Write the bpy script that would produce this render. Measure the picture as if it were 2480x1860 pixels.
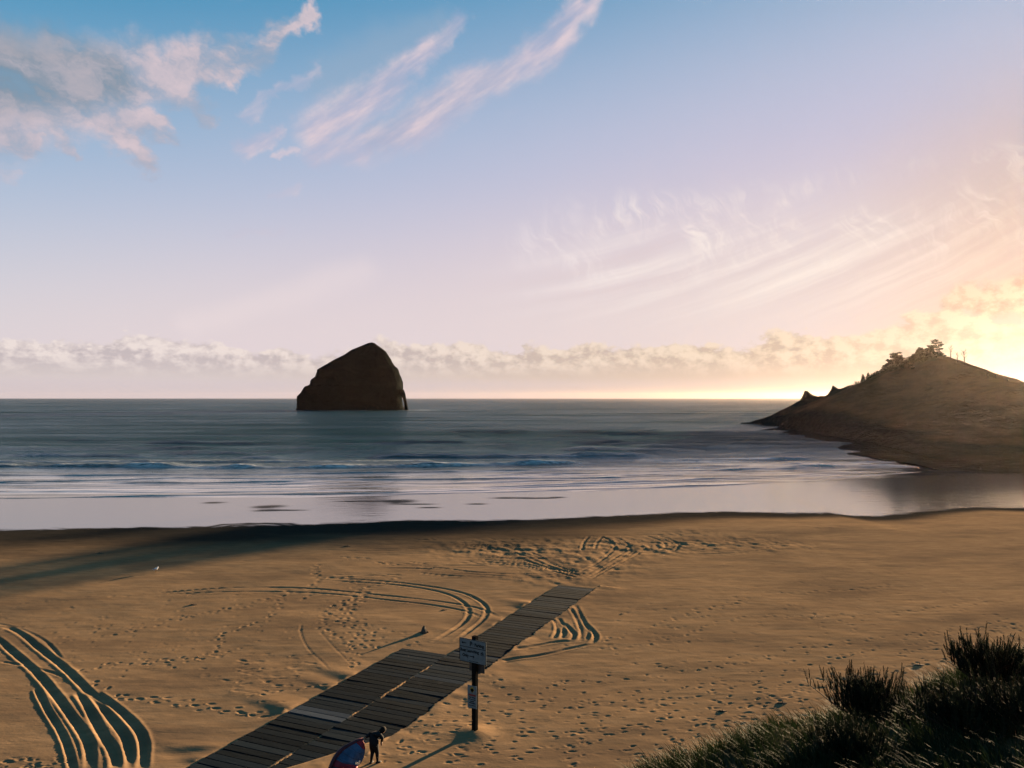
import bpy, bmesh, math, random
import numpy as np
from mathutils import Vector, Matrix, noise as mnoise

for _o in list(bpy.data.objects):
    bpy.data.objects.remove(_o)
SC = bpy.context.scene
COL = SC.collection
R = math.radians

# ------------------------------------------------------------------ camera
CAM_Z = 14.0                    # eye height above the beach (standing on the foredune)
FOC = 788.0                     # focal length in pixels of a 1024 wide picture
PITCH = math.atan(13.63 / FOC)
cam_data = bpy.data.cameras.new('camera')
cam_data.sensor_width = 36.0
cam_data.lens = 36.0 * FOC / 1024.0
cam_data.clip_start = 0.1
cam_data.clip_end = 60000.0
cam = bpy.data.objects.new('camera', cam_data)
cam.location = (0, 0, CAM_Z)
cam.rotation_euler = (math.pi / 2 + PITCH, 0, 0)
COL.objects.link(cam)
SC.camera = cam

# ------------------------------------------------------------------ exposure
EXPO = 3.0
SC.view_settings.view_transform = 'Standard'
SC.view_settings.look = 'None'
SC.view_settings.gamma = 1.0
SC.view_settings.use_curve_mapping = False
SC.view_settings.exposure = EXPO
SC.cycles.use_denoising = True
SC.cycles.use_adaptive_sampling = True
SC.cycles.adaptive_threshold = 0.02
SC.cycles.adaptive_min_samples = 64
SC.cycles.max_bounces = 6
SC.cycles.transparent_max_bounces = 16
SC.cycles.volume_bounces = 1
SC.cycles.sample_clamp_indirect = 4.0

# ------------------------------------------------------------------ sun
SUN_AZ, SUN_EL = 38.0, 5.5      # degrees: clockwise from the view axis, above the horizon
SUN_DIR = Vector((math.sin(R(SUN_AZ)) * math.cos(R(SUN_EL)),
                  math.cos(R(SUN_AZ)) * math.cos(R(SUN_EL)), math.sin(R(SUN_EL))))
sun_data = bpy.data.lights.new('sun', 'SUN')
sun_data.energy = 5.0
sun_data.angle = R(0.55)
sun_data.color = (1.0, 0.71, 0.42)
sun = bpy.data.objects.new('sun', sun_data)
sun.rotation_euler = (-SUN_DIR).to_track_quat('-Z', 'Y').to_euler()
sun.location = SUN_DIR * 400
COL.objects.link(sun)

# ------------------------------------------------------------------ node helpers
class E:
    """a float socket with arithmetic"""
    nt = None
    def __init__(s, sock): s.s = sock
    @staticmethod
    def m(op, *a, clamp=False):
        n = E.nt.nodes.new('ShaderNodeMath'); n.operation = op; n.use_clamp = clamp
        for i, v in enumerate(a):
            if isinstance(v, E): E.nt.links.new(v.s, n.inputs[i])
            else: n.inputs[i].default_value = v
        return E(n.outputs[0])
    def __add__(s, o): return E.m('ADD', s, o)
    __radd__ = __add__
    def __mul__(s, o): return E.m('MULTIPLY', s, o)
    __rmul__ = __mul__
    def __sub__(s, o): return E.m('SUBTRACT', s, o)
    def __rsub__(s, o): return E.m('SUBTRACT', o, s)
    def __truediv__(s, o): return E.m('DIVIDE', s, o)
    def __neg__(s): return E.m('MULTIPLY', s, -1.0)
    def __pow__(s, o): return E.m('POWER', s, o)

def sstep(x, a, b):
    n = E.nt.nodes.new('ShaderNodeMapRange'); n.interpolation_type = 'SMOOTHSTEP'
    E.nt.links.new(x.s, n.inputs[0])
    lo, hi, t0, t1 = (a, b, 0.0, 1.0) if a < b else (b, a, 1.0, 0.0)
    n.inputs[1].default_value = lo; n.inputs[2].default_value = hi
    n.inputs[3].default_value = t0; n.inputs[4].default_value = t1
    return E(n.outputs[0])
def emax(a, b): return E.m('MAXIMUM', a, b)
def emin(a, b): return E.m('MINIMUM', a, b)
def clamp01(a): return E.m('ADD', a, 0.0, clamp=True)
def vec(x, y, z=0.0):
    n = E.nt.nodes.new('ShaderNodeCombineXYZ')
    for i, v in enumerate((x, y, z)):
        if isinstance(v, E): E.nt.links.new(v.s, n.inputs[i])
        else: n.inputs[i].default_value = v
    return n.outputs[0]
def noise(v, scale, detail=4.0, rough=0.55, dist=0.0):
    n = E.nt.nodes.new('ShaderNodeTexNoise')
    E.nt.links.new(v, n.inputs['Vector'])
    n.inputs['Scale'].default_value = scale; n.inputs['Detail'].default_value = detail
    n.inputs['Roughness'].default_value = rough; n.inputs['Distortion'].default_value = dist
    return E(n.outputs[0])
def mixc(f, a, b, blend='MIX'):
    n = E.nt.nodes.new('ShaderNodeMix'); n.data_type = 'RGBA'; n.blend_type = blend
    if isinstance(f, E): E.nt.links.new(f.s, n.inputs[0])
    else: n.inputs[0].default_value = f
    for i, v in ((6, a), (7, b)):
        if isinstance(v, (tuple, list)): n.inputs[i].default_value = (*v[:3], 1.0)
        else: E.nt.links.new(v, n.inputs[i])
    return n.outputs[2]
def sep(v):
    n = E.nt.nodes.new('ShaderNodeSeparateXYZ'); E.nt.links.new(v, n.inputs[0])
    return [E(o) for o in n.outputs]

# ------------------------------------------------------------------ sky
K = 1024.0 / 2480.0 / FOC       # tangent per photograph pixel
def azel(px, py):
    """direction (azimuth, elevation in radians) of a place in the sky"""
    u = (px - 1240) * K; v = (963 - py) * K
    return math.atan(u), math.atan(v / math.sqrt(1 + u * u))
def lin(r, g, b):
    """sRGB display value to the radiance that shows it at this exposure"""
    f = lambda c: ((c / 255 + 0.055) / 1.055) ** 2.4 if c > 10 else c / 255 / 12.92
    return (f(r), f(g), f(b))

SKY_STR = 0.1
def skyc(r, g, b):
    k = 1.0 / (2 ** EXPO) / SKY_STR
    return tuple(c * k for c in lin(r, g, b))

def build_sky():
    W = bpy.data.worlds.new('World'); SC.world = W; W.use_nodes = True
    W.cycles.sampling_method = 'MANUAL'; W.cycles.sample_map_resolution = 128
    nt = W.node_tree; nt.nodes.clear(); E.nt = nt
    out = nt.nodes.new('ShaderNodeOutputWorld'); bg = nt.nodes.new('ShaderNodeBackground')
    nt.links.new(bg.outputs[0], out.inputs[0]); bg.inputs[1].default_value = SKY_STR
    sky = nt.nodes.new('ShaderNodeTexSky'); sky.sky_type = 'NISHITA'; sky.sun_disc = False
    sky.sun_elevation = R(SUN_EL); sky.sun_rotation = R(SUN_AZ)
    sky.air_density = 1.0; sky.dust_density = 1.0; sky.ozone_density = 2.0
    tc = nt.nodes.new('ShaderNodeTexCoord')
    D = tc.outputs['Generated']
    x, y, z = sep(D)
    el = E.m('ARCSINE', z)
    az = E.m('ARCTAN2', x, y)
    elp = emax(el, 0.0)
    sd = nt.nodes.new('ShaderNodeVectorMath'); sd.operation = 'DOT_PRODUCT'
    nt.links.new(D, sd.inputs[0]); sd.inputs[1].default_value = SUN_DIR
    gam = E.m('ARCCOSINE', E.m('MINIMUM', E(sd.outputs['Value']), 0.99999))   # angle from the sun

    # clear air: Nishita under a thin high veil, thick near the horizon and round the sun
    base = mixc(1.0, sky.outputs[0], (0.62, 1.06, 1.06), 'MULTIPLY')
    near_sun = clamp01((R(79.0) - gam) / R(92.0))
    vs = elp / R(28.0) - near_sun * 0.85
    veil = sstep(vs, 0.90, -0.10)
    lav = skyc(200, 193, 214); pink = skyc(225, 211, 214); peach = skyc(234, 216, 210); gold = skyc(200, 182, 172)
    vc = mixc(sstep(el, R(17), R(4)), lav, pink)
    vc = mixc(sstep(gam, R(52), R(6)) * sstep(el, R(20), R(5)), vc, peach)
    vc = mixc(sstep(gam, R(20), R(3)), vc, gold)
    # deep blue of the clear part away from the sun
    deep = mixc(sstep(el, R(29), R(6)), skyc(44, 130, 172), skyc(140, 182, 210))
    base = mixc(0.93, base, deep)
    c = mixc(veil, base, vc)
    # grey-mauve sea air low on the horizon away from the sun
    low = sstep(el, R(3.2), R(0.2)) * sstep(gam, R(15), R(55))
    c = mixc(low * 0.55, c, skyc(196, 184, 186))

    duskband = sstep(el, R(2.4), R(0.2)) * sstep(gam, R(60), R(16))
    DUSK = skyc(186, 166, 150)
    wx = noise(vec(az * 1.0, el * 1.0, 3.1), 9.0, 5.0, 0.64) - 0.5
    wy = noise(vec(az * 1.0, el * 1.0, 7.7), 9.0, 5.0, 0.64) - 0.5
    fx = noise(vec(az, el, 1.3), 30.0, 4.0, 0.62) - 0.5
    fy = noise(vec(az, el, 5.3), 30.0, 4.0, 0.62) - 0.5

    def cap(A, B, wa, wb, warp=0.07, fine=0.03, soft=0.85):
        """soft streak of cloud from A to B (photograph places), half widths in photo pixels"""
        a = azel(*A); b = azel(*B)
        X = az + wx * warp + fx * fine; Y = el + wy * warp + fy * fine
        dx, dy = b[0] - a[0], b[1] - a[1]; L2 = dx * dx + dy * dy
        px, py = X - a[0], Y - a[1]
        t = E.m('ADD', (px * dx + py * dy) / L2, 0.0, clamp=True)
        qx, qy = px - t * dx, py - t * dy
        d = E.m('SQRT', qx * qx + qy * qy)
        w = t * ((wb - wa) * K * 1.25) + wa * K * 1.25
        q = d / w
        return sstep(q, 1.0, max(0.0, 1.0 - soft))

    # --- clouds high on the left: a shaded mass with torn lit edges
    g1 = noise(vec(az * 1.0 - el * 0.6 + wx * 0.10, el * 1.7 + az * 0.5 + wy * 0.10, 0.4), 13.0, 7.0, 0.62)
    tear = sstep(g1, 0.28, 0.60)
    m = cap((-150, 250), (430, 170), 150, 60, .05, .035)
    m = emax(m, cap((430, 150), (640, 110), 60, 34, .04, .04))
    m = emax(m, cap((640, 75), (745, 35), 34, 26, .04, .05) * 0.95)
    m = emax(m, cap((500, 140), (560, 170), 60, 30, .04, .05))
    m = emax(m, cap((160, 260), (400, 300), 90, 24, .05, .05))
    m = emax(m, cap((250, 290), (360, 410), 70, 20, .05, .05))
    m = emax(m, cap((330, 150), (480, 240), 70, 30, .05, .05) * 0.9)
    m = emax(m, cap((300, 250), (410, 330), 50, 14, .05, .04) * 0.8)
    m = emax(m, cap((-60, 320), (75, 350), 60, 26, .04, .05))
    m = emax(m, cap((120, 320), (185, 385), 26, 10, .04, .04) * 0.8)
    m = emax(m, cap((440, 200), (490, 280), 40, 14, .04, .05) * 0.8)
    m = emax(m, cap((-100, 430), (40, 425), 22, 10, .04, .04) * 0.35)
    left = clamp01(m * (0.42 + 0.75 * tear))
    shade = cap((-200, 200), (260, 190), 130, 70, .06, .02)
    # --- two long streaks in the middle
    g2 = noise(vec((az + el * 0.62) * 1.2, (el - az * 0.62) * 5.0, 2.0), 7.0, 6.0, 0.6)
    s = cap((770, 320), (1040, 130), 60, 34, .05, .03)
    s = emax(s, cap((1030, 140), (1110, 40), 34, 26, .05, .03) * 0.75)
    s = emax(s, cap((760, 370), (1040, 290), 30, 50, .05, .03) * 0.8)
    s = emax(s, cap((1000, 300), (1290, 130), 55, 44, .05, .03) * 0.9)
    s = emax(s, cap((1290, 130), (1420, -10), 48, 40, .05, .03))
    s = emax(s, cap((590, 355), (680, 325), 26, 18, .03, .04) * 0.8)
    s = emax(s, cap((660, 375), (720, 368), 10, 14, .03, .03) * 0.7)
    s = emax(s, cap((600, 270), (760, 175), 22, 18, .04, .05) * 0.55)
    s = emax(s, cap((640, 465), (720, 455), 8, 12, .03, .03) * 0.35)
    s = emax(s, cap((560, 560), (680, 555), 14, 8, .04, .04) * 0.25)
    mid = s * (0.45 + 0.65 * sstep(g2, 0.30, 0.66))
    midsh = emax(cap((800, 200), (1060, 60), 70, 50, .05, .02), cap((900, 330), (1230, 170), 36, 30, .05, .02))
    # --- scattered thin streaks everywhere else at that height
    g3 = noise(vec((az + el * 0.5) * 0.9, (el - az * 0.5) * 3.4, 9.0), 4.2, 5.0, 0.58)
    rest = sstep(g3, 0.60, 0.82) * sstep(el, R(9), R(16)) * 0.35 * sstep(gam, R(15), R(45))

    c = mixc(clamp01(shade * 0.85 * (0.6 + tear)), c, skyc(78, 122, 142))
    c = mixc(clamp01(midsh * 0.45), c, skyc(150, 172, 196))
    ccol = mixc(sstep(g1, 0.32, 0.68), skyc(158, 166, 184), skyc(216, 198, 204))
    c = mixc(clamp01(left * (0.95 - shade * 0.30)), c, ccol)
    c = mixc(clamp01(mid * 0.88 + rest), c, mixc(sstep(g2, 0.35, 0.7), skyc(188, 182, 204), skyc(224, 206, 212)))

    # --- cirrus on the right: hair-thin hooks over long fibres that sweep up to the right
    cw = noise(vec(az, el, 4.0), 5.0, 3.0, 0.5) - 0.5
    cw2 = noise(vec(az, el, 14.0), 13.0, 3.0, 0.55) - 0.5
    top = az * 0.07 + 0.222 + cw * 0.07       # the bank's upper limit
    q = el - top
    # long fibres follow curves that steepen to the right; fine hooks stand on them
    a2 = az + 0.25
    flow = el - a2 * a2 * 0.30 + cw2 * 0.010
    fib = noise(vec(az * 2.0, flow * 44.0, 1.0), 1.0, 6.0, 0.60)
    fib2 = noise(vec(az * 5.0, flow * 120.0 + cw2 * 1.0, 3.0), 1.0, 4.0, 0.6)
    hair = noise(vec(az * 70.0 + el * 46.0 + cw2 * 7.0, el * 13.0 - az * 5.0 + cw2 * 1.0, 2.0), 1.0, 5.0, 0.66)
    patch = noise(vec(az * 1.3, el * 1.6, 21.0), 9.0, 3.0, 0.5)
    inb = sstep(az, R(-5), R(9)) * sstep(el, R(4), R(8.5))
    bank = sstep(q, 0.0, -0.09) * inb * (0.45 + 0.55 * sstep(az, R(34), R(22)))
    edge = sstep(q, 0.03, -0.02) * sstep(q, -0.13, -0.02) * inb * sstep(patch, 0.40, 0.66)
    ci = clamp01(bank * sstep(fib * 0.75 + fib2 * 0.25, 0.40, 0.72) * 0.72 + edge * sstep(hair, 0.42, 0.70) * 0.95)
    c = mixc(ci, c, mixc(sstep(gam, R(55), R(15)), skyc(244, 234, 240), skyc(255, 243, 230)))
    dk = clamp01(bank * sstep(fib, 0.52, 0.28) * 0.40 * sstep(el, R(5), R(8)))
    c = mixc(dk, c, skyc(220, 200, 200))
    # a smooth bright bar low in the middle
    bar = cap((460, 790), (880, 665), 34, 50, .04, .006, 1.0)
    c = mixc(bar * 0.32, c, skyc(238, 222, 222))

    # --- cumulus bank along the whole horizon
    n1 = noise(vec(az * 1.0, el * 1.7, 6.0), 17.0, 6.0, 0.60)
    n2 = noise(vec(az * 1.0, el * 1.3, 12.0), 62.0, 5.0, 0.62)
    hgt = noise(vec(az * 1.0, 0.0, 2.0), 5.5, 2.0, 0.5)
    topc = R(1.6) + hgt * R(4.0) + (n2 - 0.5) * R(1.2) + sstep(az, R(8), R(36)) * R(1.6)
    def bank_at(topoff, lo):
        h = el - (topc + topoff) - (n1 - 0.5) * R(3.6)
        return sstep(h, R(0.16), R(-0.22)) * sstep(el, lo, lo + R(0.8))
    B1 = bank_at(0.0, R(0.8))
    # light catches the edge that looks to the sun (up and to the right)
    def rel(off):
        a2 = az + off; e2 = el + off * 0.7
        na = noise(vec(a2, e2 * 1.7, 6.0), 17.0, 6.0, 0.60); nb = noise(vec(a2, e2 * 1.3, 12.0), 62.0, 5.0, 0.62)
        return na + nb * 0.6
    lit = clamp01(((n1 + n2 * 0.6) - rel(0.009)) * 4.6 + 0.40 + sstep(el, R(1.6), R(5.0)) * 0.25)
    cs = mixc(sstep(gam, R(66), R(14)), skyc(194, 182, 184), skyc(200, 178, 156))
    cl = mixc(sstep(gam, R(66), R(14)), skyc(238, 224, 218), skyc(240, 218, 190))
    cc = mixc(lit, cs, cl)
    cc = mixc(sstep(el, R(1.1), R(3.0)), mixc(sstep(gam, R(66), R(14)), skyc(212, 200, 198), skyc(216, 194, 174)), cc)
    c = mixc(B1 * 0.86, c, cc)
    c = mixc(duskband * 0.75, c, DUSK)
    # second layer, closer, on the sun's side
    t2 = cap((2330, 735), (2560, 715), 34, 60, .03, .04, 0.5)
    c = mixc(t2 * 0.9, c, mixc(lit, skyc(178, 156, 134), skyc(226, 206, 182)))
    # ground side of the world
    c = mixc(sstep(z, -0.001, -0.02), c, skyc(60, 70, 76))
    nt.links.new(c, bg.inputs[0])
build_sky()
# ------------------------------------------------------------------ places
CP, SP = math.cos(PITCH), math.sin(PITCH)
def ray(px, py):
    a = (px - 1240) * K; b = (930 - py) * K
    return np.array((a, CP - b * SP, SP + b * CP))
def G(px, py, z=0.0):
    """where the sight line of a photograph place meets level z"""
    d = ray(px, py); t = (z - CAM_Z) / d[2]
    return (d[0] * t, d[1] * t)
def at(px, py, Y):
    d = ray(px, py); t = Y / d[1]
    return Vector((d[0] * t, Y, CAM_Z + d[2] * t))

SEA_Z = -0.9
# shoreline and upper edge of the wet sand, Y for a given X
_SH = np.array([G(p, q, SEA_Z) for p, q in ((-900, 1206), (0, 1205), (300, 1205), (700, 1207), (1000, 1200), (1300, 1192), (1700, 1180), (2100, 1160), (2480, 1148), (3200, 1142))])
_WE = np.array([G(p, q, -0.25) for p, q in ((-900, 1286), (0, 1282), (300, 1279), (500, 1276), (960, 1262), (1300, 1258), (1600, 1243), (1750, 1240), (1900, 1243), (2000, 1240), (2070, 1249), (2130, 1249), (2230, 1239), (2350, 1228), (2480, 1232), (3200, 1226))])
def y_shore(X): return np.interp(X, _SH[:, 0], _SH[:, 1])
def y_wet(X): return np.interp(X, _WE[:, 0], _WE[:, 1])

def fbm(x, y, seed=0, octv=4, lac=2.03, gain=0.5):
    """value noise in numpy, range about -1..1"""
    tot = np.zeros_like(x, dtype=np.float64); amp = 1.0; nrm = 0.0
    rs = np.random.RandomState(seed)
    tab = rs.rand(256, 256) * 2 - 1
    for o in range(octv):
        ox, oy = rs.rand(2) * 200
        xx = x + ox; yy = y + oy
        xi = np.floor(xx).astype(np.int64); yi = np.floor(yy).astype(np.int64)
        fx = xx - xi; fy = yy - yi
        fx = fx * fx * (3 - 2 * fx); fy = fy * fy * (3 - 2 * fy)
        a = tab[xi & 255, yi & 255]; b = tab[(xi + 1) & 255, yi & 255]
        c = tab[xi & 255, (yi + 1) & 255]; d = tab[(xi + 1) & 255, (yi + 1) & 255]
        tot += amp * (a * (1 - fx) * (1 - fy) + b * fx * (1 - fy) + c * (1 - fx) * fy + d * fx * fy)
        nrm += amp; amp *= gain; x = x * lac; y = y * lac
    return tot / nrm
def ss(a, b, x):
    t = np.clip((x - a) / (b - a), 0, 1); return t * t * (3 - 2 * t)

def grid_mesh(name, X, Y, Z, mat, smooth=True):
    n, m = X.shape
    me = bpy.data.meshes.new(name)
    co = np.stack([X, Y, Z], -1).reshape(-1, 3).astype(np.float32)
    idx = np.arange(n * m).reshape(n, m)
    q = np.stack([idx[:-1, :-1], idx[:-1, 1:], idx[1:, 1:], idx[1:, :-1]], -1).reshape(-1, 4)
    me.vertices.add(len(co)); me.vertices.foreach_set('co', co.ravel())
    me.loops.add(q.size); me.loops.foreach_set('vertex_index', q.ravel().astype(np.int32))
    me.polygons.add(len(q)); me.polygons.foreach_set('loop_start', np.arange(0, q.size, 4, dtype=np.int32))
    me.polygons.foreach_set('loop_total', np.full(len(q), 4, np.int32))
    me.polygons.foreach_set('use_smooth', np.full(len(q), smooth))
    me.update(calc_edges=True)
    me.materials.append(mat)
    return me
def attr(me, name, arr):
    a = me.attributes.new(name, 'FLOAT', 'POINT'); a.data.foreach_set('value', np.ascontiguousarray(arr, dtype=np.float32).ravel())
def obj(name, me, parent=None, kind=None, label=None, cat=None, group=None, loc=None):
    o = bpy.data.objects.new(name, me); COL.objects.link(o)
    if parent is not None: o.parent = parent
    if loc is not None: o.location = loc
    if kind: o['kind'] = kind
    if label: o['label'] = label
    if cat: o['category'] = cat
    if group: o['group'] = group
    return o

# ------------------------------------------------------------------ materials
def material(name):
    m = bpy.data.materials.new(name); m.use_nodes = True
    nt = m.node_tree; E.nt = nt
    p = nt.nodes['Principled BSDF']
    return m, nt, p
def setp(nt, p, **kw):
    for k, v in kw.items():
        s = p.inputs[k.replace('_', ' ')]
        if isinstance(v, E): nt.links.new(v.s, s)
        elif isinstance(v, bpy.types.NodeSocket): nt.links.new(v, s)
        elif isinstance(v, (tuple, list)) and len(v) == 3: s.default_value = (*v, 1.0)
        else: s.default_value = v
def A(nt, name):
    n = nt.nodes.new('ShaderNodeAttribute'); n.attribute_name = name; return E(n.outputs['Fac'])
def bump(nt, h, strength, dist, prev=None):
    b = nt.nodes.new('ShaderNodeBump'); nt.links.new(h.s, b.inputs['Height'])
    if isinstance(strength, E): nt.links.new(strength.s, b.inputs['Strength'])
    else: b.inputs['Strength'].default_value = strength
    b.inputs['Distance'].default_value = dist
    if prev: nt.links.new(prev, b.inputs['Normal'])
    return b.outputs[0]
def pos(nt, scale=(1, 1, 1), rotz=0.0, objc=False):
    if objc:
        g = nt.nodes.new('ShaderNodeTexCoord').outputs['Object']
    else:
        g = nt.nodes.new('ShaderNodeNewGeometry').outputs['Position']
    mp = nt.nodes.new('ShaderNodeMapping'); nt.links.new(g, mp.inputs[0])
    mp.inputs['Scale'].default_value = scale; mp.inputs['Rotation'].default_value = (0, 0, rotz)
    return mp.outputs[0]

def mat_sand():
    m, nt, p = material('beach_sand')
    wet = A(nt, 'wet'); film = A(nt, 'film'); dist = A(nt, 'disturbed')
    n_big = noise(pos(nt, (0.10, 0.25, 1)), 1.0, 4.0, 0.6)
    n_mid = noise(pos(nt, (0.6, 2.2, 1), R(-12)), 1.0, 5.0, 0.65)
    n_fine = noise(pos(nt), 9.0, 3.0, 0.7)
    dry = mixc(sstep(n_mid, 0.3, 0.72), (0.148, 0.094, 0.052), (0.205, 0.131, 0.073))
    dry = mixc(sstep(n_big, 0.40, 0.75), dry, (0.110, 0.072, 0.044))
    dry = mixc(clamp01(sstep(n_fine, 0.60, 0.80) * 0.25), dry, (0.07, 0.047, 0.032))
    moist = mixc(sstep(n_mid, 0.3, 0.7), (0.016, 0.015, 0.013), (0.024, 0.021, 0.018))
    col = mixc(wet, dry, moist)
    rp = noise(pos(nt, (3.2, 9.0, 1), R(14)), 1.0, 3.0, 0.6)
    patchy = sstep(noise(pos(nt, (0.12, 0.2, 1)), 1.0, 3.0), 0.38, 0.64)
    h = rp * patchy * 0.015 + n_fine * 0.007 + n_mid * 0.020
    drybump = (1.0 - film)
    nrm = bump(nt, h, drybump, 0.55)
    rough = E.m('ADD', 0.95 - wet * 0.35, 0.0)
    setp(nt, p, Base_Color=col, Roughness=1.0, Normal=nrm, Specular_IOR_Level=0.0)
    # standing film of water on the lowest sand: a smooth reflecting sheet over the sand
    gl = nt.nodes.new('ShaderNodeBsdfGlossy'); gl.inputs['Roughness'].default_value = 0.11
    gl.inputs['Color'].default_value = (1.0, 0.985, 0.97, 1)
    wob = noise(pos(nt, (0.25, 0.9, 1)), 1.0, 3.0, 0.5)
    nt.links.new(bump(nt, wob, 0.25, 0.08), gl.inputs['Normal'])
    lw = nt.nodes.new('ShaderNodeLayerWeight'); lw.inputs['Blend'].default_value = 0.88
    mx = nt.nodes.new('ShaderNodeMixShader')
    nt.links.new((film * clamp01(E(lw.outputs['Fresnel']) * 1.05)).s, mx.inputs[0])
    nt.links.new(p.outputs[0], mx.inputs[1]); nt.links.new(gl.outputs[0], mx.inputs[2])
    nt.links.new(mx.outputs[0], nt.nodes['Material Output'].inputs[0])
    return m

def mat_sea():
    m, nt, p = material('sea_water')
    foam = A(nt, 'foam'); chop = A(nt, 'chop'); shal = A(nt, 'shallow')
    v1 = pos(nt, (0.035, 0.075, 1)); v2 = pos(nt, (0.16, 0.42, 1)); v3 = pos(nt, (0.7, 1.6, 1))
    n1 = noise(v1, 1.0, 5.0, 0.6); n2 = noise(v2, 1.0, 5.0, 0.6); n3 = noise(v3, 1.0, 3.0, 0.6)
    h = n1 * 5.0 + n2 * 2.6 + n3 * 0.6
    nrm = bump(nt, h, chop, 1.0)
    fn = noise(pos(nt, (0.5, 1.4, 1)), 1.0, 6.0, 0.7); fb = noise(pos(nt, (0.06, 0.2, 1)), 1.0, 3.0, 0.6)
    fm = clamp01(foam * sstep(fn * 0.7 + fb * 0.5, 0.48, 0.70)) * 0.9
    gust = noise(pos(nt, (0.0045, 0.017, 1)), 1.0, 9.0, 0.68)
    body = mixc(shal, (0.004, 0.020, 0.027), (0.016, 0.026, 0.028))
    setp(nt, p, Base_Color=mixc(fm, body, (0.42, 0.43, 0.44)), Roughness=1.0, Normal=nrm, Specular_IOR_Level=0.0)
    gl = nt.nodes.new('ShaderNodeBsdfGlossy'); nt.links.new((0.05 + chop * 0.10).s, gl.inputs['Roughness'])
    nt.links.new(nrm, gl.inputs['Normal']); nt.links.new(mixc(shal, (0.88, 0.95, 0.98), (1.0, 0.96, 0.92)), gl.inputs['Color'])
    mx = nt.nodes.new('ShaderNodeMixShader')
    fr = nt.nodes.new('ShaderNodeFresnel'); fr.inputs['IOR'].default_value = 1.34; nt.links.new(nrm, fr.inputs['Normal'])
    F = E(fr.outputs[0])
    # broken water shows less of the sky than its slope alone would
    k = emin(F, 0.42) * (1.0 - shal) * (0.28 + sstep(gust, 0.30, 0.72) * 1.05) + clamp01(F * 1.25) * shal * (0.62 + sstep(gust, 0.3, 0.7) * 0.45)
    lines = noise(pos(nt, (0.022, 0.30, 1)), 1.0, 4.0, 0.6)
    k = k * (0.62 + sstep(lines, 0.34, 0.62) * 0.55)
    nt.links.new((k * (1.0 - fm)).s, mx.inputs[0])
    nt.links.new(p.outputs[0], mx.inputs[1]); nt.links.new(gl.outputs[0], mx.inputs[2])
    nt.links.new(mx.outputs[0], nt.nodes['Material Output'].inputs[0])
    return m

# ------------------------------------------------------------------ tracks on the sand (photograph places)
def Z7(*pts): return [(x / 3.16, 1380 + y / 3.16) for x, y in pts]
def ZM(*pts): return [(300 + x / 2.212, 1380 + y / 2.212) for x, y in pts]
def Z8(*pts): return [(1200 + x / 4.148, 1250 + y / 4.148) for x, y in pts]
RUTS = []      # (points, half width m, depth m, berm m)
for pts in (
    ((720, 930), (900, 1060), (1000, 1150), (1080, 1250), (1105, 1350), (1085, 1540)),
    ((0, 425), (130, 460), (300, 600), (430, 700), (540, 790), (640, 890), (720, 970), (850, 1130), (960, 1270), (1000, 1400), (1000, 1540)),
    ((-60, 500), (0, 545), (100, 630), (250, 760), (340, 850), (430, 960), (540, 1110), (640, 1250), (690, 1350), (690, 1540)),
    ((600, 930), (680, 1050), (740, 1180), (810, 1300), (880, 1400), (890, 1540))):
    RUTS.append((Z7(*pts), .18, .07, .028))
RUTS.append((Z7((280, 900), (350, 1050), (420, 1160), (480, 1260), (530, 1390), (560, 1540)), .13, .05, .03))
for pts in (((-40, 405), (120, 435), (300, 510), (400, 590), (470, 690)), ((0, 700), (130, 725), (240, 745), (400, 785), (500, 820))):
    RUTS.append((Z7(*pts), .11, .02, .012))
for pts in (((150, 130), (400, 108), (600, 95), (950, 97), (1240, 120), (1600, 155), (1830, 190), (1920, 210), (2000, 250)),
            ((250, 135), (500, 118), (900, 118), (1200, 135), (1500, 170), (1700, 195), (1850, 225), (1910, 255)),
            ((1000, 40), (1300, 55), (1500, 70), (1700, 95), (1850, 130), (1930, 180), (1950, 220), (1930, 270), (1850, 330), (1780, 380)),
            ((1100, 60), (1400, 75), (1600, 95), (1750, 130), (1830, 180), (1855, 230), (1830, 280), (1750, 335), (1660, 385))):
    RUTS.append((ZM(*pts), .15, .045, .03))
RUTS.append((ZM((950, 290), (945, 330), (960, 380), (1000, 440), (1060, 490), (1100, 540)),  .07, .014, .006))
RUTS.append((ZM((1050, 330), (1100, 390), (1160, 450), (1230, 520)), .07, .010, .004))
for pts in (((750, 930), (800, 1000), (850, 1100), (880, 1180), (850, 1250)), ((800, 900), (850, 1000), (900, 1090), (930, 1180), (910, 1240)),
            ((590, 1050), (630, 1120), (620, 1180), (590, 1230)), ((630, 1030), (670, 1110), (690, 1190), (660, 1230)),
            ((680, 1080), (760, 1150), (800, 1200), (760, 1240)), ((900, 1080), (960, 1140), (1010, 1200), (1000, 1250), (950, 1280)),
            ((170, 1360), (300, 1330), (400, 1310), (500, 1290), (650, 1260), (760, 1260)),
            ((60, 1470), (200, 1440), (350, 1420), (450, 1400), (600, 1370), (700, 1340), (850, 1310), (980, 1280))):
    RUTS.append((Z8(*pts), .15, .055, .035))
for pts in (((870, 350), (880, 270), (940, 200)), ((1000, 330), (1020, 260), (1080, 200)), ((1060, 205), (1150, 240), (1200, 300), (1210, 340)),
            ((1180, 210), (1280, 240), (1340, 290), (1350, 350)), ((1500, 190), (1640, 230), (1720, 280), (1690, 330), (1560, 370)),
            ((1620, 190), (1770, 230), (1860, 290), (1800, 350), (1680, 380)), ((590, 560), (700, 580), (800, 620)), ((540, 520), (700, 560), (860, 600))):
    RUTS.append((Z8(*pts), .15, .05, .04))
rr = random.Random(5)
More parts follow.
